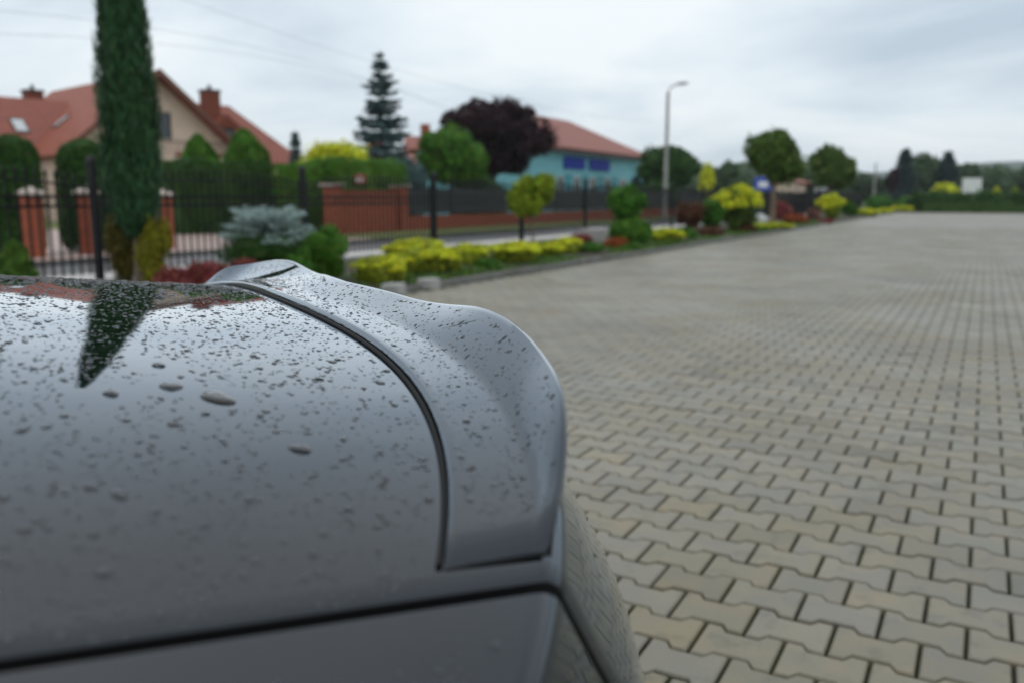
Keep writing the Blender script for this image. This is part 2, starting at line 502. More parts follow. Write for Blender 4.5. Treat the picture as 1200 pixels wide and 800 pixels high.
# ================================================================== PLANTS
def leaves(rng, C, Nrm, length, width, dirv=None, dmix=0.0, jit=0.7):
    """diamond leaves at C facing roughly Nrm; dirv: preferred leaf direction"""
    n = len(C)
    nn = Nrm + rng.normal(0, jit, (n, 3)); nn /= np.linalg.norm(nn, axis=1)[:, None] + 1e-9
    t = rng.normal(0, 1, (n, 3))
    if dirv is not None: t = t * (1 - dmix) + dirv * dmix * 1.6
    t -= (t * nn).sum(1)[:, None] * nn; t /= np.linalg.norm(t, axis=1)[:, None] + 1e-9
    b = np.cross(nn, t)
    l = length * rng.uniform(.6, 1.35, n)[:, None] / 2; w = width * rng.uniform(.6, 1.35, n)[:, None] / 2
    return np.stack([C - t * l, C + b * w - t * l * .1, C + t * l, C - b * w - t * l * .1], 1).reshape(-1, 3)
def ell_shell(rng, n, c, r, inner=.55, low=-1.0):
    d = rng.normal(0, 1, (n, 3)); d /= np.linalg.norm(d, axis=1)[:, None]
    d[:, 2] = np.where(d[:, 2] < low, -d[:, 2], d[:, 2])
    k = (inner + (1 - inner) * rng.uniform(0, 1, n) ** .6)[:, None] * (1 + rng.normal(0, .05, n) + np.where(rng.uniform(0, 1, n) < .14, rng.uniform(0, .3, n), 0))[:, None]
    nr = d / np.array(r); nr /= np.linalg.norm(nr, axis=1)[:, None]
    return np.array(c) + d * k * np.array(r), nr
def core_ell(c, r, nu=12, nv=7):
    V = []; F = []
    for j in range(nv + 1):
        th = math.pi * j / nv
        for i in range(nu):
            a = 2 * math.pi * i / nu
            V.append((c[0] + r[0] * math.sin(th) * math.cos(a), c[1] + r[1] * math.sin(th) * math.sin(a), c[2] + r[2] * math.cos(th)))
    for j in range(nv):
        for i in range(nu):
            F.append((j * nu + i, (j + 1) * nu + i, (j + 1) * nu + (i + 1) % nu, j * nu + (i + 1) % nu))
    return np.array(V), F
def foliage_mesh(name, V, m, cores=()):
    V = np.asarray(V); n = len(V) // 4
    F = np.arange(len(V)).reshape(-1, 4)
    Vs = [V]; Fs = [F]; b = len(V)
    for cv, cf in cores:
        Vs.append(cv); Fs.append(np.array(cf) + b); b += len(cv)
    return faces_mesh(name, np.concatenate(Vs), np.concatenate(Fs), m)
def place(u, vb, L, z=None):
    """ground point of a plant at image column u, row vb of its foot, on the line x=-L"""
    p = on_x(u, vb, L)
    return np.array([-L, p[1], bed_z(-L) if z is None else z])
def px(p, n): return n * depth(p) / FPX
def zrow(p, v):                                # height of image row v at the place p
    d = ray(600, v); return CAMH + d[2] * hdist(p) / hdist(d)

def shrub(name, label, cat, mname, u, vt, vb, w, L, seed, kind='mound', group=None, n=None, leaf=None, z=None, top=None, depthk=1.0, lobes=None):
    p = place(u, vb, L, z)
    W = px(p, w); H = max(.12, zrow(p, vt) - p[2])
    rng = np.random.default_rng(seed)
    root = empty(name, p)
    D = hdist(p)
    lf = leaf or max(.022, min(.5, .0032 * D))
    area = 2.2 * W * H + W * W
    n = n or int(min(9000, max(900, 2.6 * area / (lf * lf * .5))))
    Vs = []; cores = []
    if kind == 'mound' and H > .8 * W:          # upright bush: clumps all through an egg-shaped volume
        k = 18
        for i in range(k):
            d = rng.normal(0, 1, 3); d /= np.linalg.norm(d); q = rng.uniform(.35, .68) if i else 0
            lr = rng.uniform(.28, .44) if i else .6
            c = np.array([d[0] * q * W / 2, d[1] * q * W / 2, H * (.5 + .5 * d[2] * q)])
            rr = np.array([W / 2 * lr, W / 2 * lr, min(H * .5 * lr, H - c[2], c[2])])
            C, nr = ell_shell(rng, n // k, c, rr, .66)
            Vs.append(leaves(rng, C, nr + np.array([0, 0, .3]), lf * 1.8, lf * .85)); cores.append(core_ell(c, rr * .7, 9, 6))
    elif kind == 'mound':
        k = lobes or rng.integers(6, 10)
        for i in range(k):
            a = 2 * math.pi * (i + rng.uniform(0, .6)) / k
            q = rng.uniform(.22, .62) if i else 0
            rr = np.array([W / 2 * rng.uniform(.42, .6)] * 2 + [H * rng.uniform(.45, .6)])
            cz = H * rng.uniform(.34, .46) if i else H * .50
            c = np.array([math.cos(a) * q * W / 2 * depthk, math.sin(a) * q * W / 2, cz])
            rr[2] = min(rr[2], H - cz) if i else H - cz
            C, nr = ell_shell(rng, n // k, c, rr, .72, -.75)
            Vs.append(leaves(rng, C, nr + np.array([0, 0, .4]), lf * 1.7, lf * .85))
            cores.append(core_ell(c, rr * .80))
    elif kind == 'cone':
        zz = rng.uniform(0, 1, n) ** 1.25
        a = rng.uniform(0, 2 * math.pi, n)
        lump = 1 + .14 * np.sin(a * 5 + zz * 9 + seed) + .13 * np.sin(a * 3 - zz * 17)
        prof = np.interp(zz, [0, .12, .35, .7, .92, 1], [.66, .94, 1, .76, .40, .06])
        r = W / 2 * prof * lump * (.78 + .22 * rng.uniform(0, 1, n) ** .5)
        C = np.c_[r * np.cos(a), r * np.sin(a), .02 + zz * H]
        nr = np.c_[np.cos(a), np.sin(a), np.full(n, .35)]
        Vs.append(leaves(rng, C, nr, lf * 2.0, lf * .9, np.tile([0, 0, 1.0], (n, 1)), .55))
        cv, cf = core_ell((0, 0, H * .42), (W * .36, W * .36, H * .40)); cores.append((cv, cf))
    elif kind == 'column':                      # clipped cylinder with a rounded top
        zz = rng.uniform(0, 1, n) ** .95
        a = rng.uniform(0, 2 * math.pi, n)
        prof = np.interp(zz, [0, .06, .5, .85, .95, 1], [.85, .97, 1, .96, .74, .2])
        r = W / 2 * prof * (1 + .03 * np.sin(a * 6 + zz * 11)) * (.86 + .14 * rng.uniform(0, 1, n) ** .5)
        C = np.c_[r * np.cos(a), r * np.sin(a), .02 + zz * H]
        nr = np.c_[np.cos(a), np.sin(a), np.where(zz > .9, 1.2, .15)]
        Vs.append(leaves(rng, C, nr, lf * 1.8, lf * .9, np.tile([0, 0, 1.0], (n, 1)), .4))
        cores.append(core_ell((0, 0, H * .48), (W * .44, W * .44, H * .49)))
    elif kind == 'ball':
        c = (0, 0, H * .52); rr = np.array([W / 2, W / 2, H * .48])
        C, nr = ell_shell(rng, n, c, rr, .84)
        Vs.append(leaves(rng, C, nr, lf * 1.6, lf * .85)); cores.append(core_ell(c, rr * .86))
    f = link('foliage', foliage_mesh('foliage', np.concatenate(Vs), M[mname], cores), root)
    if top:                                     # young growth of another colour over the top
        tl = []
        kt = 16
        for i in range(kt):
            a = 2.4 * i; q = .46 * math.sqrt((i + .3) / kt) * rng.uniform(.85, 1.12)
            zc_ = H * (.88 - .9 * q * q / .25 * .42) * rng.uniform(.9, 1.08)
            c = np.array([math.cos(a) * q * W, math.sin(a) * q * W, zc_])
            C, nr = ell_shell(rng, n // kt, c, (W * .15, W * .15, H * .15), .5, -.3)
            tl.append(leaves(rng, C, nr + np.array([0, 0, .6]), lf * 1.8, lf * .9))
        link('young_growth', foliage_mesh('young_growth', np.concatenate(tl), M[top]), root)
    mb = MB()
    for i in range(3):
        a = 2.1 * i + seed
        mb.tube([(0.02 * math.cos(a), .02 * math.sin(a), -.05), (.1 * W * math.cos(a), .1 * W * math.sin(a), H * .35)], [.012 + .008 * W, .006], 5)
    mb.build('stem', M['bark'], root)
    tag(root, label, cat, group)
    return root

def limbs(mb, H0, H, spread, rng, k=6, r0=.05):
    for i in range(k):
        a = 2 * math.pi * i / k + rng.uniform(-.3, .3); q = spread * rng.uniform(.45, .8)
        z1 = H0 + (H - H0) * rng.uniform(.35, .8)
        mb.tube([(0, 0, H0 * .96), (q * .45 * math.cos(a), q * .45 * math.sin(a), H0 + (z1 - H0) * .6), (q * math.cos(a), q * math.sin(a), z1)], [r0 * .6, r0 * .35, r0 * .12], 5)

def tree(name, label, mname, u, vt, vcb, vb, w, L, seed, group=None, z=0.0, lobes=14, leaf=None, n=None, bark='bark', trunk_r=None, fill=.55, pos=None, flat=1.0, cat='tree', gap=.8, core=.55, lob=(.30, .46)):
    """broad crown from row vt down to row vcb, foot at row vb"""
    p = place(u, vb, L, z) if pos is None else np.array(pos, float)
    W = px(p, w); H = zrow(p, vt) - p[2]; H0 = max(.1, zrow(p, vcb) - p[2])
    rng = np.random.default_rng(seed)
    root = empty(name, p)
    D = hdist(p)
    lf = leaf or max(.03, min(.6, .0036 * D))
    cz = (H + H0) / 2; rz = (H - H0) / 2
    Vs = []; cores = []
    n = n or int(min(16000, max(2500, 5 * (W * W + 2 * W * rz) / (lf * lf * .5))))
    for i in range(lobes):
        d = rng.normal(0, 1, 3); d /= np.linalg.norm(d)
        q = rng.uniform(.45, .72) if i else 0
        lr = rng.uniform(*lob) if i else .5
        c = np.array([d[0] * q * W / 2, d[1] * q * W / 2, cz + d[2] * q * rz * flat])
        rr = np.array([W / 2 * lr, W / 2 * lr, rz * lr * 1.08])
        C, nr = ell_shell(rng, n // lobes, c, rr, fill)
        Vs.append(leaves(rng, C, nr + np.array([0, 0, .3]), lf * 1.7, lf * .95, jit=gap))
        if core: cores.append(core_ell(c, rr * core, 8, 5))
    link('crown', foliage_mesh('crown', np.concatenate(Vs), M[mname], cores), root)
    mb = MB(); r0 = trunk_r or max(.025, .022 * H)
    mb.tube([(0, 0, -.08), (.01, .008, H0 * .5), (-.01, 0, H0), (0.01, 0, cz)], [r0 * 1.15, r0, r0 * .85, r0 * .3], 8)
    limbs(mb, H0, H, W / 2, rng, 7, r0)
    mb.build('trunk', M[bark], root, True)
    tag(root, label, cat, group)
    return root

def spruce(name, label, mname, u, vt, vb, w, L, seed, group=None, z=0.0, levels=22, n_br=10, leaf=None, pos=None, sparse=1.0, upturn=.15):
    p = place(u, vb, L, z) if pos is None else np.array(pos, float)
    W = px(p, w); H = zrow(p, vt) - p[2]
    rng = np.random.default_rng(seed)
    root = empty(name, p); D = hdist(p)
    lf = leaf or max(.03, min(.5, .0042 * D))
    Vs = []; mb = MB()
    mb.tube([(0, 0, -.05), (0, 0, H * .5), (0, 0, H * .985)], [.018 * H, .010 * H, .002 * H], 7)
    for k in range(levels):
        f = (k + rng.uniform(-.2, .2)) / levels
        f = min(max(f, 0.0), 1)
        zb = H * (.06 + .93 * f)
        R = W / 2 * (1 - f) ** .85 * rng.uniform(.8, 1.08) + .012 * H
        nb = max(4, int(n_br * (1 - .55 * f)))
        for j in range(nb):
            a = 2 * math.pi * (j + rng.uniform(-.3, .3)) / nb + k * .7
            r1 = R * rng.uniform(.72, 1.12)
            ca, sa = math.cos(a), math.sin(a)
            m_ = max(14, int(80 * sparse * (r1 / (W / 2)) + 12))
            t = rng.uniform(.08, 1, m_)
            drop = -.22 * r1 * t * (1 - f) + upturn * r1 * t ** 3
            wid = .26 * r1 * np.sin(np.clip(t, 0, 1) * math.pi * .82 + .25) * rng.uniform(-1, 1, m_)
            C = np.c_[ca * r1 * t - sa * wid, sa * r1 * t + ca * wid, zb + drop + rng.normal(0, .02 * r1, m_) - abs(wid) * .2]
            dv = np.tile([ca, sa, .1], (m_, 1))
            Vs.append(leaves(rng, C, np.tile([0, 0, 1.0], (m_, 1)), lf * 2.2, lf * .9, dv, .5, .8))
            if r1 > .3 * W / 2 or j % 2 == 0:
                mb.tube([(0, 0, zb), (ca * r1 * .5, sa * r1 * .5, zb - .11 * r1 * (1 - f) + upturn * r1 * .12), (ca * r1 * .95, sa * r1 * .95, zb - .2 * r1 * (1 - f) + upturn * r1 * .85)], [.006 * H, .004 * H, .0015 * H], 4, False)
    link('crown', foliage_mesh('crown', np.concatenate(Vs), M[mname]), root)
    mb.build('trunk', M['bark'], root)
    tag(root, label, 'tree', group)
    return root

# ---- the tall columnar juniper at the left
def columnar_juniper():
    p = place(165, 335, 7.35)
    root = empty('columnar_juniper', p)
    rng = np.random.default_rng(11)
    H, z0 = 5.0, .60
    n = 30000
    zz = rng.uniform(0, 1, n) ** 1.05
    a = rng.uniform(0, 2 * math.pi, n)
    prof = np.interp(zz, [0, .04, .11, .22, .38, .55, .78, .93, 1], [.35, .74, .97, 1, .88, .70, .48, .24, .02])
    lump = 1 + .09 * np.sin(a * 4 + zz * 13) + .07 * np.sin(a * 7 - zz * 21) + .05 * np.sin(a * 2 + zz * 40)
    r = .252 * prof * lump * (.62 + .42 * rng.uniform(0, 1, n) ** .55)
    C = np.c_[r * np.cos(a), r * np.sin(a), z0 + zz * (H - z0)]
    o_ = np.c_[np.cos(a), np.sin(a), np.zeros(n)]
    V = leaves(rng, C, o_, .085, .020, np.tile([0, 0, 1.0], (n, 1)) + o_ * .33, .82, .5)
    # loose sprays standing off the outline
    m_ = 2600
    zz = rng.uniform(.03, 1, m_); a = rng.uniform(0, 2 * math.pi, m_)
    prof = np.interp(zz, [0, .04, .11, .22, .38, .55, .78, .93, 1], [.35, .74, .97, 1, .88, .70, .48, .24, .05])
    r = .252 * prof * rng.uniform(.98, 1.26, m_)
    C2 = np.c_[r * np.cos(a), r * np.sin(a), z0 + zz * (H - z0)]
    o2 = np.c_[np.cos(a), np.sin(a), np.zeros(m_)]
    V2 = leaves(rng, C2, o2, .15, .016, np.tile([0, 0, 1.0], (m_, 1)) + o2 * .45, .9, .4)
    core = core_ell((0, 0, 2.6), (.14, .14, 1.9), 10, 9)
    link('crown', foliage_mesh('crown', np.concatenate([V, V2]), M['juniper'], [core]), root)
    mb = MB(); mb.tube([(0, 0, -.06), (.015, 0, .5), (-.01, .01, 1.2), (0, 0, 4.2)], [.062, .05, .045, .012], 9)
    for i in range(14):
        a = i * 2.4; zb = .62 + i * .2
        mb.tube([(0, 0, zb), (.12 * math.cos(a), .12 * math.sin(a), zb + .16), (.19 * math.cos(a), .19 * math.sin(a), zb + .42)], [.016, .011, .004], 5, False)
    mb.build('trunk', M['bark_pale'], root, True)
    tag(root, 'tall narrow dark green columnar juniper rising out of the top of the picture', 'tree')
columnar_juniper()

# ---- bed between kerb and fence, from left to right
shrub('golden_thuja', 'small golden green conifer just right of the columnar juniper trunk', 'shrub', 'golden', 183, 242, 335, 44, 7.15, 21, 'mound', n=5000)
shrub('golden_thuja', 'brownish gold conifer just left of the columnar juniper trunk', 'shrub', 'bronze', 150, 240, 335, 44, 7.7, 22, 'mound', n=5000)
shrub('barberry', 'low dark red bush behind the boot lid, nearest the juniper', 'shrub', 'red', 205, 315, 340, 60, 6.75, 23, group='red bushes behind the car')
shrub('barberry', 'low dark red bush in the middle of the red row behind the far spoiler tip', 'shrub', 'red', 245, 307, 335, 66, 6.95, 24, group='red bushes behind the car')
shrub('barberry', 'low dark red bush just left of the silver blue spruce', 'shrub', 'red', 290, 305, 330, 50, 7.1, 25, group='red bushes behind the car')
shrub('grass_clump', 'upright bright green grass clump behind the fence at the far left', 'grass', 'grass', 20, 285, 335, 40, 8.0, 26, 'cone')
def globe_spruce():
    p = place(316, 318, 7.5)
    root = empty('globe_spruce', p); rng = np.random.default_rng(31)
    W = px(p, 124); zt = zrow(p, 249) - p[2]
    Vs = []; mb = MB(); mb.tube([(0, 0, -.05), (0, 0, zt * .8)], [.05, .03], 7)
    for i in range(120):
        a = rng.uniform(0, 2 * math.pi); f = rng.uniform(0, 1)
        r1 = W / 2 * (.45 + .6 * rng.uniform(0, 1) ** .5) * (1 - .35 * f); zb = zt * (.52 + .34 * f)
        t = rng.uniform(.1, 1, 60); ca, sa = math.cos(a), math.sin(a); wd_ = .16 * rng.uniform(-1, 1, 60) * r1
        C = np.c_[ca * r1 * t - sa * wd_, sa * r1 * t + ca * wd_, zb + (.18 * f + .05) * zt * t + rng.normal(0, .012, 60)]
        Vs.append(leaves(rng, C, np.tile([0, 0, 1.0], (60, 1)), .07, .018, np.tile([ca, sa, .5], (60, 1)), .5, .7))
        if i % 3 == 0: mb.tube([(0, 0, zb), (ca * r1 * .9, sa * r1 * .9, zb + .15 * f * zt)], [.014, .004], 4, False)
    link('crown', foliage_mesh('crown', np.concatenate(Vs), M['silver'], []), root)
    C, nr = ell_shell(rng, 2600, (0, 0, zt * .40), (W * .44, W * .44, zt * .36), .7)
    link('lower_branches', foliage_mesh('lower_branches', leaves(rng, C, nr, .07, .022), M['thuja_dark'], [core_ell((0, 0, zt * .42), (W * .36, W * .36, zt * .28))]), root)
    mb.build('trunk', M['bark'], root)
    tag(root, 'silver blue flat topped globe spruce in front of the iron fence', 'shrub')
globe_spruce()
shrub('thuja', 'dark green upright thuja right of the silver blue spruce', 'shrub', 'thuja', 382, 262, 328, 66, 6.75, 33, 'mound', n=6000)
shrub('thuja', 'small dark green bush under the right edge of the silver spruce', 'shrub', 'green', 352, 285, 330, 36, 6.55, 34, 'mound')
YG = 'yellow shrubs along the kerb'
shrub('euonymus', 'yellow shrub next to the dark green thuja, nearest the car', 'shrub', 'yellow_base', 446, 302, 337, 66, 6.35, 41, group=YG, top='yellow')
shrub('euonymus', 'large yellow shrub at the front of the bed above the pale stones', 'shrub', 'yellow_base', 503, 290, 333, 78, 6.55, 42, group=YG, top='yellow')
shrub('euonymus', 'yellow shrub at the back of the first clump, under the fence post', 'shrub', 'yellow_base', 488, 281, 312, 70, 7.5, 43, group=YG, top='yellow')
shrub('euonymus', 'yellow shrub with brown underside at the right end of the first clump', 'shrub', 'yellow_base', 548, 287, 322, 54, 6.75, 44, group=YG, top='yellow')
shrub('euonymus', 'wide yellow shrub at the left of the second clump', 'shrub', 'yellow_base', 604, 285, 318, 66, 6.5, 45, group=YG, top='yellow')
shrub('euonymus', 'middle yellow shrub of the second clump', 'shrub', 'yellow_base', 640, 284, 314, 44, 6.6, 46, group=YG, top='yellow')
shrub('euonymus', 'yellow shrub at the right end of the second clump', 'shrub', 'yellow_base', 664, 280, 309, 38, 6.7, 47, group=YG, top='yellow')
shrub('ground_cover', 'low green cushion plant between the two yellow clumps', 'shrub', 'green', 573, 308, 322, 34, 6.3, 48)
shrub('ground_cover', 'low green cushion plant right of the second yellow clump', 'shrub', 'green', 693, 285, 304, 36, 6.45, 49)
shrub('spirea', 'small orange red bush left of the clipped green ball', 'shrub', 'orange', 722, 279, 297, 30, 6.5, 50)
shrub('heather', 'small dark red bush behind the low green cushion under the fence', 'shrub', 'red', 680, 275, 292, 34, 7.6, 51)
shrub('ground_cover', 'small green tuft at the foot of the clipped ball', 'shrub', 'grass', 742, 285, 298, 26, 6.15, 52)
shrub('box_ball', 'clipped dark green ball shrub at the kerb below the ball on a stem', 'shrub', 'thuja', 738, 257, 292, 48, 6.55, 53, 'ball')
shrub('euonymus', 'yellow shrub between the clipped ball and the tall yellow topped bush', 'shrub', 'yellow_base', 779, 269, 291, 44, 6.5, 54, group=YG, top='yellow')
shrub('ground_cover', 'green cushion plant right of the third yellow shrub', 'shrub', 'green', 806, 268, 286, 24, 6.5, 55)
shrub('barberry', 'flat brown bush below the tall yellow topped bush', 'shrub', 'brown', 832, 267, 283, 36, 6.5, 56)
shrub('barberry', 'upright brown red bush at the left of the yellow topped bush', 'shrub', 'brown', 810, 227, 278, 34, 7.4, 57, n=2600)
shrub('laurel', 'green bush between the brown bush and the yellow topped bush', 'shrub', 'green', 834, 232, 280, 34, 7.0, 58, n=2600)
shrub('golden_elder', 'large dark green bush with bright yellow top at the bend of the bed', 'shrub', 'olive', 862, 219, 280, 56, 6.7, 59, top='yellow', n=4000)
shrub('heather', 'low brown red bush right of the yellow topped bush', 'shrub', 'brown', 874, 264, 280, 30, 6.4, 60)
shrub('juniper_shrub', 'blue green bush between the yellow topped bush and the lollipop tree', 'shrub', 'far_blue', 886, 243, 277, 22, 7.2, 61)
shrub('euonymus', 'low yellow shrub at the foot of the large lollipop tree', 'shrub', 'yellow_base', 902, 263, 279, 46, 6.4, 62, group=YG, top='yellow')
shrub('smoke_bush', 'dark red bush behind the large lollipop tree trunk', 'shrub', 'red', 915, 237, 268, 32, 8.0, 63)
shrub('spirea', 'orange bush right of the large lollipop tree', 'shrub', 'orange', 935, 252, 271, 32, 6.6, 64)
shrub('rose_bush', 'pinkish bush left of the yellow green bush', 'shrub', 'pink', 953, 243, 268, 18, 7.0, 65)
shrub('golden_elder', 'bright yellow green bush below the smaller lollipop tree', 'shrub', 'lime', 972, 229, 268, 32, 6.4, 66, top='yellow')
shrub('barberry', 'small red bush at the kerb under the yellow green bush', 'shrub', 'red', 966, 258, 271, 18, 6.0, 67)
shrub('laurel', 'dark green bush right of the yellow green bush', 'shrub', 'green', 994, 232, 263, 22, 6.6, 68)
shrub('euonymus', 'yellow shrub right of the dark green bush near the far end', 'shrub', 'yellow_base', 1014, 246, 260, 28, 6.2, 69, group=YG, top='yellow')
shrub('euonymus', 'small yellow shrub between the last two larger yellow shrubs', 'shrub', 'yellow_base', 1036, 246, 257, 14, 6.2, 70, group=YG, top='yellow')
shrub('euonymus', 'yellow shrub at the far right end of the bed', 'shrub', 'yellow_base', 1056, 243, 255, 22, 5.9, 71, group=YG, top='yellow')
shrub('laurel', 'green bush behind the last yellow shrubs', 'shrub', 'green', 1028, 230, 254, 34, 8.2, 72)
shrub('laurel', 'green bush where the bed meets the far hedge', 'shrub', 'thuja', 1064, 231, 251, 34, 7.4, 73)

tree('golden_standard', 'small yellow green tree on a thin stem before the fence', 'lime', 624, 202, 258, 290, 58, 7.6, 81, z=.1, lobes=18, n=7000, trunk_r=.022, bark='bark_pale', core=.6)
tree('ball_standard', 'green ball on a stem above the clipped ball shrub', 'green', 734, 219, 257, 290, 47, 6.75, 82, z=.1, lobes=20, n=7000, trunk_r=.035, core=.86, lob=(.42, .52))
tree('lollipop_tree', 'large round headed green tree beside the blue sign', 'willow', 904, 154, 216, 279, 74, 6.5, 83, z=.1, lobes=22, n=11000, trunk_r=.09, bark='bark_pale', group='lollipop trees', lob=(.34, .5))
tree('lollipop_tree', 'smaller round headed green tree, right of the two lollipop trees', 'willow', 971, 172, 225, 263, 54, 7.6, 84, z=.1, lobes=20, n=8000, trunk_r=.10, group='lollipop trees', lob=(.34, .5))

# creeping green at the kerb edge
rng = np.random.default_rng(77)
n = 9000
C = np.c_[KX - .12 - rng.uniform(0, 1, n) ** 1.6 * 1.1, rng.uniform(6.2, 40, n), np.zeros(n)]
C[:, 2] = [bed_z(x) + .02 for x in C[:, 0]]
keep = (np.sin(C[:, 1] * 2.1) + np.sin(C[:, 1] * .73 + 1) + rng.normal(0, .5, n)) > -.2
C = C[keep]; n = len(C)
V = leaves(rng, C, np.tile([0, .2, .5], (n, 1)), .11, .03, np.tile([0, 0, 1.0], (n, 1)), .6)
tag(link('ground_cover', quads_mesh('ground_cover', V, 4, M['grass'])), 'short green grass and creeping plants along the kerb edge', 'grass', kind='stuff')

# ================================================================== NEAR FENCE
def near_fence():
    y_first = .711 * 8.5; sp = .386 * 8.5
    posts = [y_first + sp * k for k in range(-3, 21)]
    root = empty('iron_fence', (FX, 0, 0))
    tag(root, 'black iron fence with spear tips between the flower bed and the street', 'fence')
    MB().box(-.09, .09, posts[0], posts[-1], -.02, .19).build('plinth', M['concrete'], root)
    pm = MB().box(-.035, .035, -.035, .035, .1, 1.47).add([(-.05, -.05, 1.47), (.05, -.05, 1.47), (.05, .05, 1.47), (-.05, .05, 1.47), (0, 0, 1.55)], [(0, 1, 4), (1, 2, 4), (2, 3, 4), (3, 0, 4), (3, 2, 1, 0)])
    pme = mk_mesh('post', pm.V, pm.F, M['iron'])
    for y in posts: link('post', pme, root, (0, y, 0))
    nb = 30
    def bar(zt):
        r = .0085
        return MB().box(-r, r, -r, r, .25, zt - .11).add([(-.006, -.006, zt - .11), (.006, -.006, zt - .11), (.006, .006, zt - .11), (-.006, .006, zt - .11), (-.014, -.014, zt - .07), (.014, -.014, zt - .07), (.014, .014, zt - .07), (-.014, .014, zt - .07), (0, 0, zt)],
              [(0, 1, 5, 4), (1, 2, 6, 5), (2, 3, 7, 6), (3, 0, 4, 7), (4, 5, 8), (5, 6, 8), (6, 7, 8), (7, 4, 8)])
    top = lambda f: 1.33 + .12 * math.sin(math.pi * f)
    bars = {}
    rg = MB(); R0 = .046
    ringV = []; ringF = []
    for i in range(12):
        a = 2 * math.pi * i / 12
        for (rr, xx) in ((R0 - .006, -.005), (R0 + .003, -.005), (R0 + .003, .005), (R0 - .006, .005)):
            ringV.append((xx, rr * math.cos(a), rr * math.sin(a)))
    for i in range(12):
        j = (i + 1) % 12
        for k in range(4): ringF.append((i * 4 + k, i * 4 + (k + 1) % 4, j * 4 + (k + 1) % 4, j * 4 + k))
    rme = mk_mesh('ring', ringV, ringF, M['iron'])
    for k in range(len(posts) - 1):
        y0, y1 = posts[k], posts[k + 1]
        for z in (.385, .985, 1.095):
            MB().box(-.012, .012, y0 + .034, y1 - .034, z - .011, z + .011).build('rail', M['iron'], root)
        arc = [(0, y0 + .03 + (sp - .06) * f, top(f) - .15) for f in np.linspace(0, 1, 13)]
        MB().tube(arc, .011, 4).build('arched_rail', M['iron'], root)
        single = 2 <= k <= 6
        far = MB()
        for i in range(1, nb + 1):
            f = i / (nb + 1); y = y0 + sp * f
            if single:
                key = round(top(f), 2)
                if key not in bars:
                    b = bar(key); bars[key] = mk_mesh('bar', b.V, b.F, M['iron'])
                link('bar', bars[key], root, (0, y, 0))
                if k <= 4 and i < nb: link('ring', rme, root, (0, y + sp / (nb + 1) / 2, 1.04))
            else:
                b = bar(top(f)); far.add([(v[0], v[1] + y, v[2]) for v in b.V], b.F)
        if not single: far.build('far_bars', M['iron'], root)['kind'] = 'stuff'
near_fence()

# ================================================================== ACROSS THE STREET
def brick_mat(name, c1, c2, mortar, scale=1.0):
    m = bpy.data.materials.new(name); m.use_nodes = True; t = m.node_tree; b = t.nodes['Principled BSDF']
    b.inputs['Roughness'].default_value = .8; b.inputs['Specular IOR Level'].default_value = .2
    geo = t.nodes.new('ShaderNodeTexCoord'); sp = t.nodes.new('ShaderNodeSeparateXYZ'); cb = t.nodes.new('ShaderNodeCombineXYZ')
    ad = t.nodes.new('ShaderNodeMath'); ad.operation = 'ADD'
    t.links.new(geo.outputs['Object'], sp.inputs[0]); t.links.new(sp.outputs[0], ad.inputs[0]); t.links.new(sp.outputs[1], ad.inputs[1])
    t.links.new(ad.outputs[0], cb.inputs[0]); t.links.new(sp.outputs[2], cb.inputs[1])
    br = t.nodes.new('ShaderNodeTexBrick'); t.links.new(cb.outputs[0], br.inputs['Vector'])
    br.inputs['Scale'].default_value = scale; br.inputs['Brick Width'].default_value = .26; br.inputs['Row Height'].default_value = .077; br.inputs['Mortar Size'].default_value = .008
    br.inputs['Color1'].default_value = (*c1, 1); br.inputs['Color2'].default_value = (*c2, 1); br.inputs['Mortar'].default_value = (*mortar, 1)
    t.links.new(br.outputs[0], b.inputs['Base Color'])
    bn = t.nodes.new('ShaderNodeBump'); bn.inputs['Strength'].default_value = .5; bn.inputs['Distance'].default_value = .006; bn.invert = True
    t.links.new(br.outputs['Fac'], bn.inputs['Height']); t.links.new(bn.outputs[0], b.inputs['Normal'])
    return m
M['brick'] = brick_mat('clinker_brick', (0.36, 0.076, 0.030), (0.27, 0.056, 0.024), (0.24, 0.13, 0.09))
M['brick_dark'] = brick_mat('dark_brick', (0.26, 0.062, 0.030), (0.20, 0.048, 0.025), (0.14, 0.09, 0.07))
M['cap'] = mat('pale_cap', (0.48, 0.40, 0.34), .7, noise=(5, .15))
M['screen'] = mat('dark_screen', (0.018, 0.022, 0.024), .6, noise=(4, .3))

# gate pillars at the left driveway
def pillar(u, vb, L, h, w, label):
    p = on_x(u, vb, L); root = empty('brick_pillar', (-L, p[1], 0))
    MB().box(-w, w, -w, w, -.05, h).build('shaft', M['brick'], root)
    c = w + .05
    MB().add([(-c, -c, h), (c, -c, h), (c, c, h), (-c, c, h), (-c, -c, h + .05), (c, -c, h + .05), (c, c, h + .05), (-c, c, h + .05), (0, 0, h + .16)],
             [(3, 2, 1, 0), (0, 1, 5, 4), (1, 2, 6, 5), (2, 3, 7, 6), (3, 0, 4, 7), (4, 5, 8), (5, 6, 8), (6, 7, 8), (7, 4, 8)]).build('cap', M['cap'], root)
    tag(root, label, 'pillar', 'brick pillars across the street')
    return root
pillar(42, 300, 15.6, 1.14, .13, 'red brick gate pillar with pale cap at the far left')
pillar(106, 296, 15.6, 1.16, .13, 'red brick gate pillar seen just left of the iron fence post')
pillar(195, 290, 16.0, 1.12, .13, 'red brick gate pillar just right of the columnar juniper')

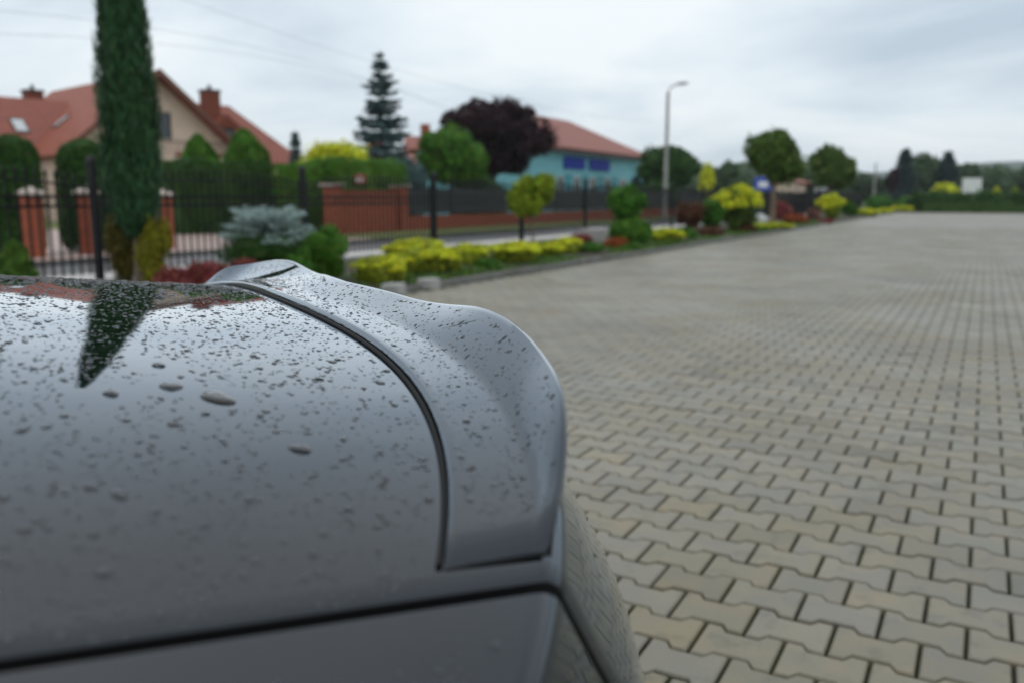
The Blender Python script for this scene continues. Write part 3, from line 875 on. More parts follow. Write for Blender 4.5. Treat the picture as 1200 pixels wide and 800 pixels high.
# ornamental gate leaves between the pillars
def gate(y0, y1, x, label):
    root = empty('driveway_gate', (x, (y0 + y1) / 2, 0)); h = (y1 - y0) / 2
    MB().box(-.02, .02, -h, h, .12, .17).box(-.02, .02, -h, h, .95, 1.0).box(-.02, .02, -h, -h + .05, .1, 1.1).box(-.02, .02, h - .05, h, .1, 1.1).build('frame', M['iron'], root)
    me = MB().box(-.008, .008, -.012, .012, .17, 1.12); me = mk_mesh('bar', me.V, me.F, M['iron'])
    for y in np.arange(-h + .17, h - .1, .12): link('bar', me, root, (0, y, 0))
    tag(root, label, 'gate')
ya, yb, yc = on_x(42, 300, 15.6)[1], on_x(106, 296, 15.6)[1], on_x(193, 290, 16.0)[1]
gate(yb + .25, yc - .3, -15.8, 'dark metal driveway gate between two red brick pillars left of the juniper')

# boundary wall: tall part with two pillars, then the low run with dark screen fence
y0, y1 = on_x(391, 270, 17.5)[1], on_x(469, 268, 17.5)[1]
w = empty('brick_wall', (WX, 0, 0))
MB().box(-.10, .10, y0 + .24, y1 - .24, -.08, 1.28).build('wall_panel', M['brick'], w)
for y in (y0, y1):
    MB().box(-.21, .21, y - .23, y + .23, -.08, 1.44).build('pillar', M['brick'], w)
    MB().box(-.27, .27, y - .29, y + .29, 1.441, 1.52).build('cap', M['cap'], w)
MB().box(-.14, .14, y0 + .232, y1 - .232, 1.281, 1.33).build('coping', M['brick'], w)
tag(w, 'tall red brick wall between two capped pillars across the street', 'wall')
w2 = empty('low_wall', (WX, 0, 0))
ye = 62.0
MB().box(-.10, .10, y1 + .24, ye, -.08, .47).build('wall_panel', M['brick'], w2)
for k, y in enumerate(np.arange(y1 + 3.2, ye, 3.0)):
    MB().box(-.04, .04, y - .04, y + .04, .47, 1.52).build('post', M['screen'], w2)
    MB().box(-.012, .012, y - 2.94, y - .05, .55, 1.42).build('screen', M['screen'], w2)
tag(w2, 'low red brick wall carrying dark screen panels along the far verge', 'wall')

# ---- house
M['stucco'] = mat('cream_stucco', (0.70, 0.54, 0.43), .85, noise=(2, .06), bump=(60, .2, .004))
M['wood_dark'] = mat('dark_wood', (0.16, 0.055, 0.030), .6, noise=(6, .3))
M['pane'] = mat('window_pane', (0.035, 0.045, 0.055), .06, spec=.6)
M['frame_white'] = mat('white_frame', (0.62, 0.62, 0.60), .45)
M['frame_dark'] = mat('dark_frame', (0.045, 0.028, 0.02), .5)
def tile_mat(name, c):
    m = bpy.data.materials.new(name); m.use_nodes = True; t = m.node_tree; b = t.nodes['Principled BSDF']; b.inputs['Roughness'].default_value = .55; b.inputs['Specular IOR Level'].default_value = .25
    tcn = t.nodes.new('ShaderNodeUVMap')
    br = t.nodes.new('ShaderNodeTexBrick'); t.links.new(tcn.outputs[0], br.inputs['Vector'])
    br.inputs['Scale'].default_value = 1; br.inputs['Brick Width'].default_value = .30; br.inputs['Row Height'].default_value = .34; br.inputs['Mortar Size'].default_value = .028; br.offset = 0
    br.inputs['Color1'].default_value = (*c, 1); br.inputs['Color2'].default_value = (*[x * .82 for x in c], 1); br.inputs['Mortar'].default_value = (*[x * .5 for x in c], 1)
    wv = t.nodes.new('ShaderNodeTexWave'); wv.wave_type = 'BANDS'; wv.bands_direction = 'X'; wv.inputs['Scale'].default_value = 1 / .30 / 3.18
    t.links.new(tcn.outputs[0], wv.inputs['Vector'])
    t.links.new(br.outputs[0], b.inputs['Base Color'])
    bn = t.nodes.new('ShaderNodeBump'); bn.inputs['Strength'].default_value = .8; bn.inputs['Distance'].default_value = .04
    t.links.new(wv.outputs['Fac'], bn.inputs['Height']); t.links.new(bn.outputs[0], b.inputs['Normal'])
    return m
M['tile'] = tile_mat('roof_tile', (0.34, 0.098, 0.064))
M['tile2'] = tile_mat('roof_tile_orange', (0.37, 0.088, 0.040))
def roof_slab(name, corners, m, parent, thick=.14):
    """flat roof plane with thickness and uv in metres; corners: eave-left, eave-right, ridge-right, ridge-left"""
    c = [np.array(q, float) for q in corners]
    nrm = np.cross(c[1] - c[0], c[-1] - c[0]); nrm /= np.linalg.norm(nrm)
    if nrm[2] < 0: nrm = -nrm
    k = len(c)
    V = [q for q in c] + [q - nrm * thick for q in c]
    F = [tuple(range(k)), tuple(range(2 * k - 1, k - 1, -1))] + [(i, k + i, k + (i + 1) % k, (i + 1) % k) for i in range(k)]
    me = mk_mesh(name, V, F, m)
    ux = c[1] - c[0]; ux /= np.linalg.norm(ux); uy = np.cross(nrm, ux)
    uv = me.uv_layers.new()
    for lp in me.loops:
        q = np.array(me.vertices[lp.vertex_index].co) - c[0]
        uv.data[lp.index].uv = (float(q @ ux), float(q @ uy))
    bm = bmesh.new(); bm.from_mesh(me); bmesh.ops.recalc_face_normals(bm, faces=bm.faces); bm.to_mesh(me); bm.free()
    return link(name, me, parent)
def window(parent, o, ax, w, h, fm, name='window', pane='pane', out_=(0, -1, 0), t=.06):
    """o: lower-left corner, ax: unit along the wall, out_: outward normal"""
    o = np.array(o, float); ax = np.array(ax, float); n = np.array(out_, float); up = np.array([0, 0, 1.0])
    mb = MB()
    def bar(a0, a1, z0, z1, d=.05):
        P = [o + ax * a + up * z + n * dd for dd in (-.05, d) for a, z in ((a0, z0), (a1, z0), (a1, z1), (a0, z1))]
        mb.add(P, [(3, 2, 1, 0), (4, 5, 6, 7), (0, 1, 5, 4), (1, 2, 6, 5), (2, 3, 7, 6), (3, 0, 4, 7)])
    bar(0, w, 0, t); bar(0, w, h - t, h); bar(0, t, t, h - t); bar(w - t, w, t, h - t)
    if w > .9: bar(w / 2 - t / 2, w / 2 + t / 2, t, h - t, .045)
    f = mb.build(name, M[fm], parent)
    P = [o + ax * a + up * z + n * .015 for a, z in ((t, t), (w - t, t), (w - t, h - t), (t, h - t))]
    link('pane', mk_mesh('pane', P, [(0, 1, 2, 3)], M[pane]), f)
    s_ = MB(); P = [o + ax * a + up * z + n * dd for dd in (0.02, .14) for a, z in ((-.05, -.06), (w + .05, -.06), (w + .05, -.005), (-.05, -.005))]
    s_.add(P, [(3, 2, 1, 0), (4, 5, 6, 7), (0, 1, 5, 4), (1, 2, 6, 5), (2, 3, 7, 6), (3, 0, 4, 7)]).build('sill', M['cap'], f)
    return f

def house():
    pk = on_d(185, 82, 45.0)
    zr = pk[2]
    a_w = c2w(-.75, .66); a_w /= np.linalg.norm(a_w)
    rz = math.atan2(a_w[1], a_w[0])             # local +X runs back along the ridge, local +Y to the left-front wing
    root = empty('house', (pk[0], pk[1], 0), rz)
    # is local +Y towards the camera-left?  a rotated +90 deg = (-.66,-.75) in the camera frame
    k = .84; ez = 3.1; hw = (zr - ez) / k
    zt = lambda y: zr - k * abs(y)
    wy = hw - .5; we = zr - k * wy - .16
    # main block walls, gable front at x=.6
    V = [(.6, -wy, -.1), (.6, wy, -.1), (.6, wy, we), (.6, 0, zr - .2), (.6, -wy, we), (13, -wy, -.1), (13, wy, -.1), (13, wy, we), (13, 0, zr - .2), (13, -wy, we)]
    link('wall', mk_mesh('wall', V, [(0, 4, 3, 2, 1), (5, 6, 7, 8, 9), (0, 5, 9, 4), (1, 2, 7, 6)], M['stucco']), root)
    roof_slab('roof', [(-.2, -hw, ez), (13.5, -hw, ez), (13.5, 0, zr), (-.2, 0, zr)], M['tile'], root)
    roof_slab('roof', [(13.5, hw, ez), (-.2, hw, ez), (-.2, 0, zr), (13.5, 0, zr)], M['tile2'], root)
    # verge boards
    for s in (-1, 1):
        V = []
        for x in (-.24, -.16):
            V += [(x, 0, zr + .05), (x, s * (hw + .02), ez + .05 - .02), (x, s * (hw + .02), ez - .26), (x, 0, zr - .30)]
        link('verge_board', mk_mesh('verge_board', V, [(0, 1, 2, 3), (7, 6, 5, 4), (0, 4, 5, 1), (2, 6, 7, 3), (1, 5, 6, 2)], M['wood_dark']), root)
    # right wing (local -Y), hipped end
    rx, rzz, ke, kh = 4.2, zr - 1.0, 7.8, 5.4
    run = (rzz - ez) / k
    roof_slab('roof', [(rx - run, -1.0, ez), (rx - run, -ke - 1.2, ez), (rx, -kh - 1.0, rzz), (rx, -.6, rzz)], M['tile'], root)
    roof_slab('roof', [(rx + run, -1.0, ez), (rx + run, -ke - 1.2, ez), (rx, -kh - 1.0, rzz), (rx, -.6, rzz)], M['tile'], root)
    roof_slab('roof', [(rx - run, -ke - 1.2, ez), (rx + run, -ke - 1.2, ez), (rx, -kh - 1.0, rzz)], M['tile'], root)
    MB().box(rx - run + .5, rx + run - .5, -ke - .7, -wy + .02, -.1, ez - .05).build('wall', M['stucco'], root)
    # left wing (local +Y)
    lx, lz, lk = 7.6, zr - 1.15, 14.0
    run = (lz - 2.7) / k
    roof_slab('roof', [(lx - run, lk, 2.7), (lx - run, 1.2, 2.7), (lx, .5, lz), (lx, lk, lz)], M['tile'], root)
    roof_slab('roof', [(lx + run, lk, 2.7), (lx + run, 1.2, 2.7), (lx, .5, lz), (lx, lk, lz)], M['tile'], root)
    MB().box(lx - run + .5, lx + run - .5, wy - .02, lk - .4, -.1, 2.66).build('wall', M['stucco'], root)
    # chimneys
    for (x, y, zb, h) in ((3.0, -4.5, 4.6, 2.45), (8.6, 2.9, lz - 2.0, 2.45)):
        c = MB().box(x - .40, x + .40, y - .42, y + .42, zb, zb + h).build('chimney', M['brick_dark'], root)
        MB().box(x - .46, x + .46, y - .48, y + .48, zb + h + .002, zb + h + .12).build('chimney_cap', M['frame_dark'], c)
        MB().tube([(x, y, zb + h + .12), (x, y, zb + h + .4)], .1, 8).build('flue', M['frame_dark'], c)
    # dormer on the right wing
    d = MB().box(1.6, 3.4, -5.2, -4.0, 3.9, 5.15).build('dormer', M['wood_dark'], root)
    link('dormer_roof', mk_mesh('dormer_roof', [(1.4, -5.5, 5.0), (1.4, -4.6, 5.75), (1.4, -3.7, 5.0), (4.2, -5.5, 5.0), (4.2, -4.6, 5.75), (4.2, -3.7, 5.0)], [(0, 1, 4, 3), (1, 2, 5, 4), (0, 2, 1)], M['tile2']), d)
    window(d, (1.6, -4.15, 4.15), (0, -1, 0), .9, .8, 'frame_dark', out_=(-1, 0, 0))
    # skylights in the left slopes
    def skylight(x, y, slope_of, ln=1.0, wd_=.75):
        f = []
        for dx, dy in ((0, 0), (wd_, 0), (wd_, ln * .77), (0, ln * .77)):
            f.append((x + dx, y + dy, slope_of(x + dx, y + dy) + .07))
        V = f + [(q[0], q[1], q[2] - .16) for q in f]
        s_ = link('skylight', mk_mesh('skylight', V, [(0, 1, 2, 3), (0, 4, 5, 1), (1, 5, 6, 2), (2, 6, 7, 3), (3, 7, 4, 0)], M['frame_dark']), root)
        g = [(x + wd_ * (.1 if i in (0, 3) else .9), y + ln * .77 * (.1 if i < 2 else .9)) for i in range(4)]
        link('pane', mk_mesh('pane', [(q[0], q[1], slope_of(*q) + .078) for q in g], [(0, 1, 2, 3)], M['pane_sky']), s_)
    M['pane_sky'] = mat('skylight_pane', (0.5, 0.54, 0.56), .05, spec=1.0)
    skylight(4.6, 2.6, lambda x, y: zr - k * abs(y))
    skylight(lx - 2.4, 4.4, lambda x, y: lz - k * abs(lx - x), .9, .9)
    # gable window, balcony, ground-floor openings
    window(root, (.6, .25, 4.15), (0, -1, 0), 1.05, 1.35, 'frame_dark', out_=(-1, 0, 0))
    window(root, (.6, 2.3, 4.15), (0, -1, 0), 1.05, 1.35, 'frame_dark', out_=(-1, 0, 0))
    window(root, (.6, 3.6, 1.0), (0, -1, 0), 1.4, 1.4, 'frame_dark', out_=(-1, 0, 0))
    window(root, (.6, -1.2, .2), (0, -1, 0), 1.3, 2.1, 'frame_dark', name='balcony_door', out_=(-1, 0, 0))
    b = MB().box(-.75, .58, -3.4, .6, 3.0, 3.18).build('balcony', M['stucco'], root)
    rl = MB().box(-.74, -.70, -3.38, .58, 3.95, 4.0)
    for y in np.arange(-3.35, .6, .16): rl.box(-.73, -.71, y - .01, y + .01, 3.18, 3.95)
    rl.build('balcony_railing', M['frame_dark'], b)
    window(root, (rx - (rzz - ez) / k + .5, -6.2, 1.0), (0, -1, 0), 1.4, 1.3, 'frame_white', out_=(-1, 0, 0))
    tag(root, 'cream house with steep red tiled gable roof behind the columnar juniper', 'house')
house()

# ---- blue and white hall with red roof
def hall():
    L0 = 24.0
    p0, p1 = on_x(640, 240, L0), on_x(752, 240, L0)
    ya, yb = p0[1] - 1, p1[1] + .8
    ez = 4.25
    root = empty('blue_hall', (-L0, 0, 0))
    M['hall'] = mat('pale_blue_render', (0.19, 0.48, 0.55), .7, noise=(1.5, .08))
    M['teal'] = mat('teal_panel', (0.050, 0.30, 0.36), .5, noise=(2, .15))
    M['cobalt'] = mat('blue_signboard', (0.010, 0.035, 0.33), .6, spec=.2)
    MB().box(-9, 0, ya, yb, -.1, ez).build('wall', M['hall'], root)
    e = .5; zr = 6.9
    A, B, C_, D_ = (e, ya - e, ez), (e, yb + e, ez), (-9 - e, yb + e, ez), (-9 - e, ya - e, ez)
    r0, r1 = (-4.5, ya + 4.5, zr), (-4.5, yb - 5, zr)
    roof_slab('roof', [A, B, r1, r0], M['tile'], root)
    roof_slab('roof', [B, C_, r1], M['tile'], root)
    roof_slab('roof', [C_, D_, r0, r1], M['tile'], root)
    roof_slab('roof', [D_, A, r0], M['tile'], root)
    MB().box(e - .02, e + .10, ya - e, yb + e, ez - .32, ez - .16).build('gutter', M['frame_dark'], root)
    ysp = lambda u: on_x(u, 200, L0)[1]
    for (u0, u1) in ((660, 684), (690, 713)):
        MB().box(.003, .12, ysp(u0), ysp(u1), 3.0, 3.75).build('signboard', M['cobalt'], root)
    edges = [652, 661, 671, 681, 690, 699, 708, 716, 725, 735]
    for i in range(len(edges) - 1):
        y0_, y1_ = ysp(edges[i]) + .1, ysp(edges[i + 1]) - .1
        if i % 2 == 0: window(root, (0, y0_, .5), (0, 1, 0), y1_ - y0_, 2.0, 'frame_white', out_=(1, 0, 0))
        else: MB().box(.003, .06, y0_, y1_, .3, 2.6).build('door_panel', M['teal'], root)
    MB().box(.003, .05, ysp(740) , yb - .3, .3, 3.9).build('end_panel', M['hall'], root)
    tag(root, 'pale blue hall with cobalt signboards and red hipped roof', 'building')
hall()

# second red roof between the hedge and the round tree
def far_house(u0, u1, vr, ve, Y, label, wall='stucco', ch=None):
    a, b = on_d(u0, ve, Y), on_d(u1, ve, Y)
    w_ = np.linalg.norm((b - a)[:2]); rz = math.atan2(b[1] - a[1], b[0] - a[0])
    ez = a[2]; zr = on_d(u0, vr, Y)[2]
    root = empty('far_house', (a[0], a[1], 0), rz)
    MB().box(.3, w_ - .3, .4, 7.6, -.1, ez).build('wall', M[wall], root)
    roof_slab('roof', [(0, 0, ez), (w_, 0, ez), (w_, 4, zr), (0, 4, zr)], M['tile'], root)
    roof_slab('roof', [(0, 8, ez), (w_, 8, ez), (w_, 4, zr), (0, 4, zr)], M['tile'], root)
    for x in (.31, w_ - .31):
        link('gable', mk_mesh('gable', [(x, .4, ez - .01), (x, 7.6, ez - .01), (x, 4, zr - .2)], [(0, 1, 2)], M[wall]), root)
    if ch: MB().box(w_ * ch - .4, w_ * ch + .4, 3.2, 4.0, zr - .5, zr + 1.0).build('chimney', M['brick'], root)
    for k in range(max(1, int(w_ / 4))):
        window(root, (1.2 + 4 * k, .4, max(.6, ez - 2.2)), (1, 0, 0), 1.2, 1.2, 'frame_white', out_=(0, -1, 0))
    tag(root, label, 'house')
far_house(405, 508, 178, 196, 62, 'red roofed house mostly hidden behind the clipped hedge and the spruce', ch=.24)
far_house(470, 530, 156, 178, 75, 'red roof showing between the blue spruce and the purple tree', ch=.4)
far_house(938, 951, 207, 214, 62, 'small cream house between the two lollipop trees')

# ---- gardens across the street
CT = 'clipped thujas across the street'
shrub('clipped_thuja', 'tall clipped round topped thuja at the left edge', 'shrub', 'thuja_dark', 24, 160, 300, 58, 16.4, 101, 'column', CT, n=9000, z=0)
shrub('clipped_thuja', 'tall clipped round topped thuja just left of the columnar juniper', 'shrub', 'thuja_dark', 107, 165, 298, 58, 16.6, 102, 'column', CT, n=9000, z=0)
shrub('cone_thuja', 'pointed green thuja left of the pair before the cream gable', 'shrub', 'thuja', 238, 160, 272, 58, 22.8, 103, 'cone', z=0, n=8000)
shrub('cone_thuja', 'pointed green thuja right of the pair below the house eave', 'shrub', 'thuja', 292, 153, 272, 66, 22.8, 104, 'cone', z=0, n=8000)
def hedge(name, label, mname, x0, x1, y0, y1, h, seed, leaf=.06, n=9000, z=0, lump=.06, top=None):
    rng = np.random.default_rng(seed)
    root = empty(name, ((x0 + x1) / 2, (y0 + y1) / 2, z)); hx, hy = (x1 - x0) / 2, (y1 - y0) / 2
    # points on front/back/ends/top
    areas = np.array([2 * hy * h, 2 * hy * h, 2 * hx * h, 2 * hx * h, 4 * hx * hy]); side = rng.choice(5, n, p=areas / areas.sum())
    r1, r2 = rng.uniform(-1, 1, n), rng.uniform(0, 1, n)
    P = np.zeros((n, 3)); Nn = np.zeros((n, 3))
    for s, (fx, fy, fz, nn) in enumerate((((lambda: hx), (lambda q: r1[q] * hy), (lambda q: r2[q] * h), (1, 0, .1)), ((lambda: -hx), (lambda q: r1[q] * hy), (lambda q: r2[q] * h), (-1, 0, .1)))):
        q = side == s; P[q] = np.c_[np.full(q.sum(), fx()), fy(q), fz(q)]; Nn[q] = nn
    for s, sg in ((2, -1), (3, 1)):
        q = side == s; P[q] = np.c_[r1[q] * hx, np.full(q.sum(), sg * hy), r2[q] * h]; Nn[q] = (0, sg, .1)
    q = side == 4; P[q] = np.c_[r1[q] * hx, (r2[q] * 2 - 1) * hy, np.full(q.sum(), h)]; Nn[q] = (0, 0, 1)
    bulge = lump * (np.sin(P[:, 1] * 2.3 + seed) + np.sin(P[:, 1] * 5.1 + P[:, 2] * 3) + rng.normal(0, .6, n))
    P += Nn * bulge[:, None]
    link('foliage', foliage_mesh('foliage', leaves(rng, P, Nn, leaf * 1.8, leaf), M[mname]), root)
    MB().box(-hx * .9, hx * .9, -hy + .06, hy - .06, -.05, h - .07).build('inner_twigs', M[mname], root)
    if top:
        m_ = n // 3; C = np.c_[rng.uniform(-hx, hx, m_), rng.uniform(-hy, hy, m_), h + rng.uniform(-.05, .22, m_)]
        link('young_growth', foliage_mesh('young_growth', leaves(rng, C, np.tile([0, 0, 1.0], (m_, 1)), leaf * 1.9, leaf), M[top]), root)
    tag(root, label, 'hedge'); return root
def hedge_u(name, label, mname, u0, u1, vt, vb, L, thick, seed, **k):
    a, b = on_x(u0, vb, L), on_x(u1, vb, L)
    h = zrow((a + b) / 2, vt)
    return hedge(name, label, mname, -L - thick, -L, a[1], b[1], h, seed, **k)
hedge_u('clipped_hedge', 'dark clipped hedge below the two pointed thujas', 'thuja_dark', 214, 322, 192, 272, 21.5, 1.0, 111, n=9000)
hedge_u('clipped_hedge', 'clipped thuja hedge behind the tall brick wall', 'thuja', 396, 478, 190, 265, 18.3, 1.2, 112, n=9000, lump=.07)
hedge_u('clipped_hedge', 'green block of hedge left of the tall brick wall', 'thuja', 358, 392, 195, 268, 18.6, 1.2, 115, n=5000)
shrub('golden_conifer', 'bright golden conifer hedge top left of the blue spruce', 'shrub', 'yellow', 400, 168, 262, 92, 20.5, 113, 'mound', z=1.3, n=7000)
spruce('blue_spruce', 'tall blue spruce with drooping tiered branches above the brick wall', 'bluespruce', 450, 56, 262, 104, 22.5, 121, levels=26, n_br=10)
spruce('conifer', 'slim grey conifer right of the cream house', 'bluespruce', 350, 150, 262, 36, 24.0, 122, levels=16, n_br=8)
shrub('blue_spruce_low', 'low silvery spruce between the tall blue spruce and the round tree', 'shrub', 'bluespruce', 478, 172, 262, 50, 20.5, 123, 'mound', z=0, n=5000)
tree('round_tree', 'round clipped green tree left of the purple plum', 'thuja', 529, 151, 218, 262, 78, 20.5, 131, lobes=22, n=12000, core=.8, lob=(.36, .52))
tree('plum_tree', 'large dark purple leaved plum tree before the blue hall', 'plum', 576, 108, 214, 258, 160, 22.5, 139, lobes=52, n=20000, core=.2, lob=(.14, .30), gap=.9)
shrub('laurel', 'dark green shrub under the purple plum tree', 'shrub', 'thuja_dark', 560, 205, 258, 90, 20.5, 133, z=0, n=5000)
tree('round_tree', 'broad dark green tree behind the lamp post', 'thuja_dark', 783, 172, 224, 250, 76, 19.0, 134, lobes=20, n=11000, core=.7, lob=(.34, .5))
shrub('golden_conifer', 'small yellow bush right of the broad tree behind the lamp post', 'shrub', 'yellow', 827, 194, 246, 16, 19.5, 135, 'ball', z=1.2)
shrub('laurel', 'dark shrub behind the low wall under the broad dark tree', 'shrub', 'thuja_dark', 770, 213, 249, 60, 18.6, 136, z=0, n=3500)
shrub('laurel', 'green shrub left of the lamp post behind the low wall', 'shrub', 'olive', 722, 222, 250, 26, 18.4, 137, z=0)
spruce('conifer', 'small grey green conifer behind the low wall before the hall', 'far_blue', 745, 205, 250, 26, 18.6, 138, levels=12)

# ---- lamp post, wires, signs
def lamp_post():
    p = on_x(779, 245, 14.9); zt = zrow(p, 108) 
    root = empty('lamp_post', (p[0], p[1], 0))
    MB().tube([(0, 0, -.1), (0, 0, zt * .5), (0, 0, zt)], [.12, .10, .08], 10).build('pole', M['concrete'], root, True)
    ax = c2w(1, 0)
    MB().tube([(0, 0, zt - .2), (ax[0] * .1, ax[1] * .1, zt + .22), (ax[0] * .5, ax[1] * .5, zt + .40)], [.045, .04, .035], 7).build('arm', M['concrete'], root, True)
    h = MB(); c = np.array([ax[0] * .72, ax[1] * .72, zt + .42])
    V, F = core_ell((0, 0, 0), (.34, .13, .085), 12, 6); an = math.atan2(ax[1], ax[0])
    V = [(c[0] + v[0] * math.cos(an) - v[1] * math.sin(an), c[1] + v[0] * math.sin(an) + v[1] * math.cos(an), c[2] + v[2] + .08 * v[0]) for v in V]
    h.add(V, F).build('lamp_head', M['concrete'], root, True)
    tag(root, 'pale concrete street lamp post with a single arm', 'street lamp')
lamp_post()
def wire(pts, L, label):
    q = [on_x(u, v, L) for u, v in pts]
    y = np.array([a[1] for a in q]); z = np.array([a[2] for a in q])
    c = np.polyfit(y, z, 2); yy = np.linspace(y.min() - 14, 42, 40)
    P = [(-L, b, float(np.polyval(c, b))) for b in yy]
    tag(MB().tube(P, .0032, 4).build('power_line', M['iron']), label, 'power line', 'power lines over the street')
wire([(215, 0), (330, 38), (430, 72), (560, 108)], 14.9, 'power line crossing the sky above the house towards the lamp post')
wire([(0, 15), (110, 21), (200, 36), (280, 54), (420, 88)], 16.2, 'upper of two faint power lines left of the juniper top')
wire([(0, 40), (110, 45), (200, 52), (280, 64), (420, 92)], 16.2, 'lower of two faint power lines left of the juniper top')

def signpost(name, u, vt, vb, v0, v1, w, L, m, label, z=0.0, cat='sign', mark=None):
    p = on_x(u, vb, L); r = empty(name, (p[0], p[1], z), THETA)
    W = px(p, w) / 2; z0, z1 = zrow(p, v1) - z, zrow(p, v0) - z; zt = zrow(p, vt) - z
    MB().tube([(0, .05, -.1), (0, .05, zt)], .03, 6).build('pole', M['alloy'], r)
    MB().box(-W, W, -.015, .015, z0, z1).build('plate', m, r)
    if mark: MB().box(-W * .55, W * .55, -.022, -.016, z0 + (z1 - z0) * .3, z0 + (z1 - z0) * .7).build('symbol', mark, r)
    tag(r, label, cat); return r
M['sign_blue'] = mat('sign_blue', (0.030, 0.075, 0.42), .4)
M['sign_red'] = mat('sign_red', (0.50, 0.05, 0.03), .4)
M['sign_white'] = mat('sign_white', (0.78, 0.78, 0.76), .4)
M['sign_cyan'] = mat('sign_light_blue', (0.12, 0.35, 0.60), .4)
signpost('road_sign', 892, 205, 262, 208, 225, 20, 9.2, M['sign_blue'], 'blue road sign left of the large lollipop tree trunk', mark=M['sign_white'])
signpost('road_sign', 1059, 214, 245, 214, 226, 7, 9.0, M['sign_cyan'], 'small light blue sign beyond the far end of the bed')
signpost('road_sign', 1068, 212, 245, 213, 227, 9, 8.6, M['sign_red'], 'small red sign beyond the far end of the bed')
signpost('notice_plate', 422, 203, 250, 205, 216, 15, 18.15, M['sign_red'], 'small red and white plate in front of the clipped hedge', mark=M['sign_white'])
signpost('billboard', 1137, 209, 246, 210, 227, 22, 0, M['sign_white'], 'white board beyond the far hedge') if False else None
p = on_d(1137, 240, 92)
r = empty('white_board', (p[0], p[1], 0), THETA)
zb0, zb1 = on_d(1137, 227, 92)[2], on_d(1137, 209, 92)[2]
MB().box(-1.0, 1.0, -.05, .05, zb0, zb1).build('board', M['sign_white'], r)
for x in (-.8, .8): MB().box(x - .05, x + .05, .06, .16, -.1, zb1 - .05).build('post', M['alloy'], r)
tag(r, 'white notice board on posts beyond the far hedge', 'sign')
p = on_x(1023, 245, 13.0)
tag(MB().tube([(p[0], p[1], -.1), (p[0], p[1], zrow(p, 191))], [.16, .11], 8).build('concrete_pole', M['concrete'], None, True), 'pale concrete pole right of the smaller lollipop tree', 'pole')
# flower bed by the wall: little pale sphere stone
p = place(891, 258, 7.0); V, F = core_ell((0, 0, .22), (.24, .24, .22)); tag(link('white_boulder', mk_mesh('white_boulder', V + np.random.default_rng(3).normal(0, .012, V.shape), F, M['sign_white'], True), None, p), 'small white boulder left of the large lollipop tree trunk', 'stone')
# added pale block standing in for a patch of pale paving, left of the clipped ball
p = place(700, 281, 7.7)
tag(MB().box(p[0] - .25, p[0] + .25, p[1] - .4, p[1] + .4, .1, .40).build('pale_block', M['walk_pale']), 'pale block standing in for pale paving behind the orange bush', 'paving_patch')

# ---- far hedge and trees at the end of the car park
hedge('far_hedge', 'long dark green hedge closing the far end of the car park', 'thuja_dark', -5.4, 14, PEND + .2, PEND + 1.6, 1.15, 201, leaf=.24, n=12000, lump=.22)
def far_shrub(u, vt, w, Y, m, label, seed, kind='mound', **k):
    p = on_d(u, 240, Y); return shrub('far_shrub', label, 'shrub', m, u, vt, 240, w, -p[0], seed, kind, z=0, **k)
far_shrub(1107, 216, 40, 82, 'yellow', 'bright yellow bush above the far hedge left of the white board', 211)
far_shrub(1166, 222, 10, 80, 'yellow', 'slim yellow bush above the far hedge right of the white board', 212, 'cone')
far_shrub(1188, 222, 11, 74.2, 'lime', 'slim yellow green bush before the right part of the far hedge', 213, 'cone')
far_shrub(1150, 222, 12, 82, 'olive', 'small olive bush under the white board', 214)
def far_tree(u, vt, vcb, w, Y, m, label, seed, kind='tree', **k):
    p = on_d(u, 236, Y); p[2] = 0
    if kind == 'tree': return tree('far_tree', label, m, u, vt, vcb, 0, w, 0, seed, pos=p, **k)
    return spruce('far_conifer', label, m, u, vt, 0, w, 0, seed, pos=p, **k)
FT = 'trees beyond the car park'
far_tree(1057, 172, 0, 40, 105, 'far_blue', 'dark conifer left of the pair beyond the car park', 221, 'spruce', levels=16, group=FT)
far_tree(1107, 177, 0, 48, 110, 'far_blue', 'dark conifer right of the pair beyond the car park', 222, 'spruce', levels=16, group=FT)
far_tree(1043, 198, 229, 16, 95, 'plum', 'narrow dark purple tree left of the far conifers', 223, lobes=10, group=FT)
far_tree(1083, 178, 232, 48, 112, 'far', 'grey green tree between the two far conifers', 224, group=FT)
far_tree(1130, 190, 232, 42, 118, 'far', 'green tree right of the far conifers', 225, group=FT)
far_tree(1162, 196, 236, 60, 120, 'far', 'broad green tree above the white board', 226, group=FT)
far_tree(1198, 190, 236, 60, 125, 'far', 'green tree at the right edge beyond the far hedge', 227, group=FT)
far_tree(1008, 202, 236, 60, 120, 'far', 'pale green tree behind the concrete pole', 228, group=FT)
far_tree(942, 192, 236, 56, 115, 'far', 'hazy green tree between the two lollipop trees', 229, group=FT)
far_tree(850, 190, 236, 56, 95, 'far', 'hazy green tree left of the large lollipop tree', 230, group=FT)
far_tree(1225, 190, 234, 44, 120, 'far', 'green tree just beyond the right edge', 231, group=FT) if False else None

# far wood on the rise: one mass
def far_wood():
    rng = np.random.default_rng(300); Vs = []; cores = []
    for i in range(170):
        u = rng.uniform(-160, 1420); Y = rng.uniform(170, 300)
        p = on_d(u, 236, Y); h = rng.uniform(6, 10.5) * (Y / 240) * (.8 if u < 800 else 1.0); w_ = rng.uniform(7, 14)
        c = (p[0], p[1], h * .5)
        C, nr = ell_shell(rng, 420, c, (w_ / 2, w_ / 2, h * .55), .8)
        Vs.append(leaves(rng, C, nr, 1.5, .9)); cores.append(core_ell(c, (w_ * .42, w_ * .42, h * .46), 8, 5))
    o = link('far_wood', foliage_mesh('far_wood', np.concatenate(Vs), M['far'], cores))
    tag(o, 'hazy green line of distant woodland along the horizon', 'wood', kind='stuff')
far_wood()
